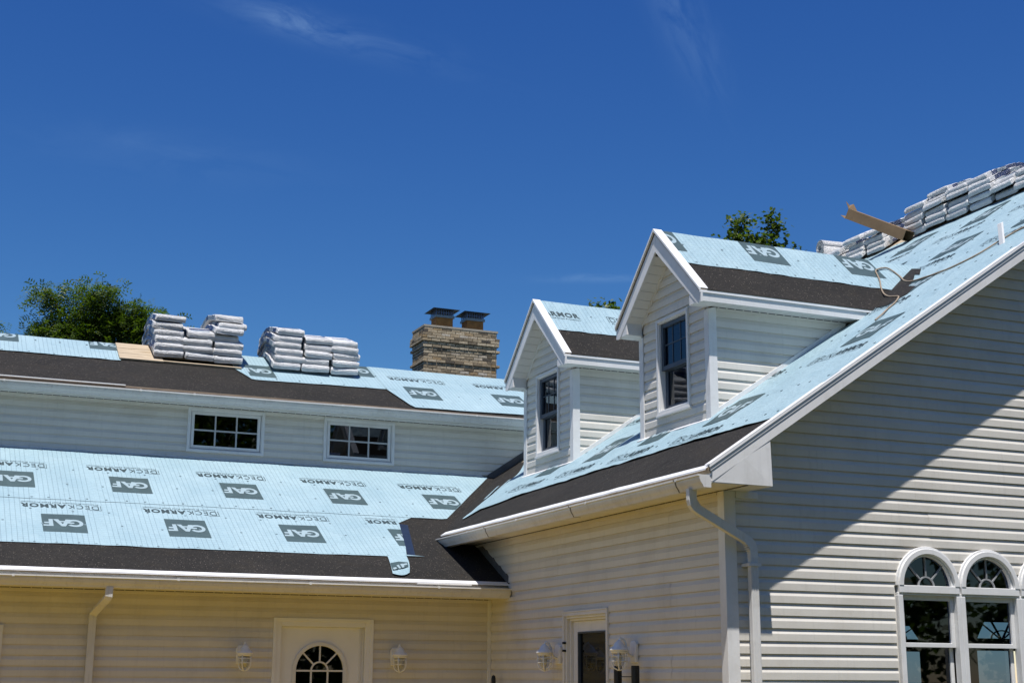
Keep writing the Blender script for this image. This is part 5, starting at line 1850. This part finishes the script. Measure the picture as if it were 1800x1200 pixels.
# dark frame of two posts in front of the side wall and a lone dark post tip
mf = empty('metal_frame', (6.0, 11.47, 0), 'dark two-post frame with a thin crossbar under the side wall lantern', 'frame')
ORG[mf.name] = Vector((6.0, 11.47, 0))
for y in (11.636, 11.303):
    g = G(); g.tube([(6.0, y, 0.0), (6.0, y, 1.690), (6.0, y, 1.712), (6.0, y, 1.716)], 0.036, 12); g.obj('post', 'dark_frame', mf)
g = G(); g.tube([(6.0, 11.60, 1.622), (6.0, 11.34, 1.622)], 0.005, 6); g.tube([(6.0, 11.60, 1.2), (6.0, 11.34, 1.2)], 0.005, 6); g.obj('crossbar', 'dark_frame', mf)
g = G(); lathe(g, [(0.05, 0.0), (0.05, 0.02), (0.028, 0.03), (0.024, 1.60), (0.018, 1.63), (0.004, 1.637)], 12, (6.02, 14.60, 0))
tag(g.obj('dark_post', 'dark_frame', None), 'tip of a dark post in the inner corner of the two walls', 'post')

# ------------------------------------------------------------------ trees
def tree(name, label, base, clumps, leaf_mat, leaf, n_leaf, trunk_r, seed, group, compound=False):
    """clumps: (centre, radii) in world metres; limbs run from the trunk into every clump"""
    rnd = random.Random(seed)
    T = empty(name, base, label, 'tree', group)
    ORG[T.name] = Vector(base)
    cz = min(c[2] for c, r in clumps)
    b = Vector(base)
    cen = sum((Vector(c) for c, r in clumps), Vector())/len(clumps)
    fork = Vector((b.x*0.6+cen.x*0.4, b.y*0.6+cen.y*0.4, max(2.5, cz*0.62)))
    g = G()
    path = [b, b.lerp(fork, 0.4)+Vector((rnd.uniform(-.1, .1), 0, 0)), b.lerp(fork, 0.8), fork]
    sec = [(trunk_r*math.cos(2*math.pi*k/9), trunk_r*math.sin(2*math.pi*k/9)) for k in range(9)]
    g.sweep(path, sec, scl=[1.25, 0.95, 0.8, 0.7])
    g.obj('trunk', 'bark', T, smooth=True)
    gb = G()
    lf_v, lf_f = [], []
    tot = sum(r[0]*r[1]*r[2] for c, r in clumps)**1.0
    vol = [max(0.02, r[0]*r[1]*r[2]) for c, r in clumps]
    sv = sum(v**0.75 for v in vol)
    for (c, r), vv in zip(clumps, vol):
        C, Rr = Vector(c), Vector(r)
        mid = fork.lerp(C, 0.5)+Vector((rnd.uniform(-.3, .3), rnd.uniform(-.3, .3), 0.25))
        s8 = [(math.cos(2*math.pi*k/6), math.sin(2*math.pi*k/6)) for k in range(6)]
        gb.sweep([fork, mid, C-Vector((0, 0, Rr.z*0.4))], [(x*trunk_r*0.42, y*trunk_r*0.42) for x, y in s8], scl=[1, 0.6, 0.3])
        nn = max(60, int(n_leaf*vv**0.75/sv))
        ntw = max(8, nn//26)
        for q in range(ntw):
            d = Vector((rnd.gauss(0, 1), rnd.gauss(0, 1), rnd.gauss(0, 1))).normalized()
            k = rnd.uniform(0.35, 1.0)**0.6
            k *= 0.82+0.35*noise.noise(d*1.7+Vector((seed, 0, 0)))
            tip = C+Vector((d.x*Rr.x, d.y*Rr.y, d.z*Rr.z))*k
            st = C.lerp(tip, 0.25)-Vector((0, 0, Rr.z*0.15))
            gb.sweep([st, st.lerp(tip, 0.55)+Vector((0, 0, 0.04)), tip], [(x*trunk_r*0.07, y*trunk_r*0.07) for x, y in s8[::2]], scl=[1, 0.7, 0.3])
            axd = (tip-st).normalized()
            for w in range(26):
                f = rnd.uniform(0.45, 1.06)
                p = st.lerp(tip, f)+Vector((rnd.gauss(0, 1), rnd.gauss(0, 1), rnd.gauss(0, 0.7)))*leaf*(1.1 if not compound else 1.5)
                ld = (axd*0.5+Vector((rnd.gauss(0, 1), rnd.gauss(0, 1), rnd.gauss(-0.25, 0.6)))).normalized()
                up = Vector((rnd.gauss(0, 0.5), rnd.gauss(0, 0.5), 1)).normalized()
                sdv = ld.cross(up)
                if sdv.length < 1e-3: continue
                sdv.normalize()
                upn = sdv.cross(ld)
                L = leaf*rnd.uniform(0.65, 1.25)
                if compound:
                    # pinnate spray: pairs of slim leaflets along a drooping stalk
                    for m in range(4):
                        for s in (-1, 1):
                            q0 = p+ld*L*(0.25+m*0.55)-Vector((0, 0, 0.06*m*m*L))
                            e = (sdv*s*0.9+ld*0.5).normalized()
                            wv = e.cross(upn).normalized()*L*0.13
                            o = len(lf_v)
                            lf_v += [tuple(q0), tuple(q0+e*L*0.35+wv), tuple(q0+e*L*0.72), tuple(q0+e*L*0.35-wv)]
                            lf_f.append((o, o+1, o+2, o+3))
                else:
                    o = len(lf_v)
                    fold = upn*L*0.12
                    lf_v += [tuple(p), tuple(p+ld*L*0.35+sdv*L*0.45+fold), tuple(p+ld*L*0.55+sdv*L*0.22), tuple(p+ld*L*0.8+sdv*L*0.36), tuple(p+ld*L), tuple(p+ld*L*0.8-sdv*L*0.36), tuple(p+ld*L*0.55-sdv*L*0.22), tuple(p+ld*L*0.35-sdv*L*0.45+fold)]
                    lf_f += [(o, o+1, o+2, o+3, o+4), (o, o+4, o+5, o+6, o+7)]
    gb.obj('branches', 'bark', T, smooth=True)
    g = G(); g.v, g.f, g.m = lf_v, lf_f, [0]*len(lf_f)
    g.obj('crown', leaf_mat, T)
    return T
CL = [((4.35, 40.2, 11.15), (1.05, 1.0, 0.95)), ((3.30, 40, 11.85), (0.52, 0.6, 0.42)), ((4.45, 39.8, 11.95), (0.62, 0.7, 0.42)), ((5.25, 40.1, 11.40), (0.70, 0.8, 0.62)), ((5.95, 40, 11.15), (0.85, 0.8, 0.52)), ((6.35, 40, 11.0), (0.5, 0.5, 0.4)),
      ((2.95, 40, 10.85), (0.60, 0.6, 0.38)), ((3.55, 40, 10.6), (0.8, 0.9, 0.55)), ((4.5, 40.5, 9.9), (1.9, 1.5, 1.0)), ((6.3, 40.3, 10.3), (0.9, 0.8, 0.6)), ((2.9, 40.4, 9.6), (1.0, 1.0, 0.7))]
tree('locust_tree', 'large green tree with feathery leaves rising behind the left roof', (4.6, 40.3, 0), CL, 'leaf_locust', 0.148, 11000, 0.24, 5, None, compound=True)
tree('locust_tree', 'tree tip showing at the left edge of the photo above the roof', (1.2, 41.5, 0), [((1.55, 41.5, 10.75), (0.7, 0.7, 0.42)), ((1.2, 41.5, 9.6), (1.2, 1.2, 0.8))], 'leaf_locust', 0.15, 2200, 0.2, 8, None, compound=True)
CM = [((15.97, 25, 11.12), (0.21, 0.22, 0.42)), ((15.90, 25, 10.72), (0.20, 0.22, 0.30)), ((16.78, 25, 11.25), (0.17, 0.2, 0.36)), ((16.42, 25.0, 10.78), (0.13, 0.2, 0.18)), ((16.74, 25.1, 10.70), (0.28, 0.3, 0.18)), ((16.1, 25.2, 10.38), (0.28, 0.3, 0.20)), ((17.28, 25.1, 10.58), (0.10, 0.15, 0.08)), ((16.6, 25.2, 9.3), (1.2, 1.0, 0.6))]
tree('maple_tree', 'maple shoots with broad leaves standing above the near dormer ridge', (16.4, 25.3, 0), CM, 'leaf_maple', 0.108, 950, 0.16, 13, None)
tree('maple_tree', 'small leafy tip showing between the two dormer roofs', (13.2, 25.6, 0), [((12.98, 25.5, 9.05), (0.24, 0.25, 0.17)), ((13.15, 25.5, 8.6), (0.5, 0.4, 0.35))], 'leaf_maple', 0.115, 500, 0.12, 17, None)

# ------------------------------------------------------------------ woodland on the far side of the yard, behind the viewer (mirrored in the windows)
rw_ = random.Random(77)
lv_, lfc = [], []
belt = []
for i in range(46):
    t = i/45
    if t < 0.62:
        belt.append((-22+74*t/0.62*1.0, -17+rw_.uniform(-3, 3)))
    else:
        belt.append((-30+44*(t-0.62)/0.38, -24+rw_.uniform(-3, 3)))
for (bx_, by_) in belt:
    H = rw_.uniform(12, 17)
    for c in range(12):
        cx, cy, cz = bx_+rw_.gauss(0, 1.5), by_+rw_.gauss(0, 1.3), rw_.uniform(0.8, H)
        rad = rw_.uniform(1.2, 2.1)*(1.1-0.35*cz/H)
        for q in range(170):
            d = Vector((rw_.gauss(0, 1), rw_.gauss(0, 1), rw_.gauss(0, 1))).normalized()*rad*rw_.uniform(0.5, 1.05)
            p = Vector((cx, cy, max(0.1, cz))) + Vector((d.x, d.y, d.z*0.8))
            if p.z < 0.05: continue
            a1 = Vector((rw_.gauss(0, 1), rw_.gauss(0, 1), rw_.gauss(0, 0.6))).normalized()*rw_.uniform(0.16, 0.30)
            a2 = a1.cross(Vector((rw_.gauss(0, 1), rw_.gauss(0, 1), rw_.gauss(0, 1)))).normalized()*rw_.uniform(0.10, 0.18)
            o = len(lv_)
            lv_ += [tuple(p-a1), tuple(p+a2), tuple(p+a1), tuple(p-a2)]
            lfc.append((o, o+1, o+2, o+3))
g = G(); g.v, g.f, g.m = lv_, lfc, [0]*len(lfc)
o = g.obj('woodland', 'leaf_locust')
o['kind'] = 'stuff'
o['label'] = 'belt of leafy trees across the yard, mirrored in the windows'
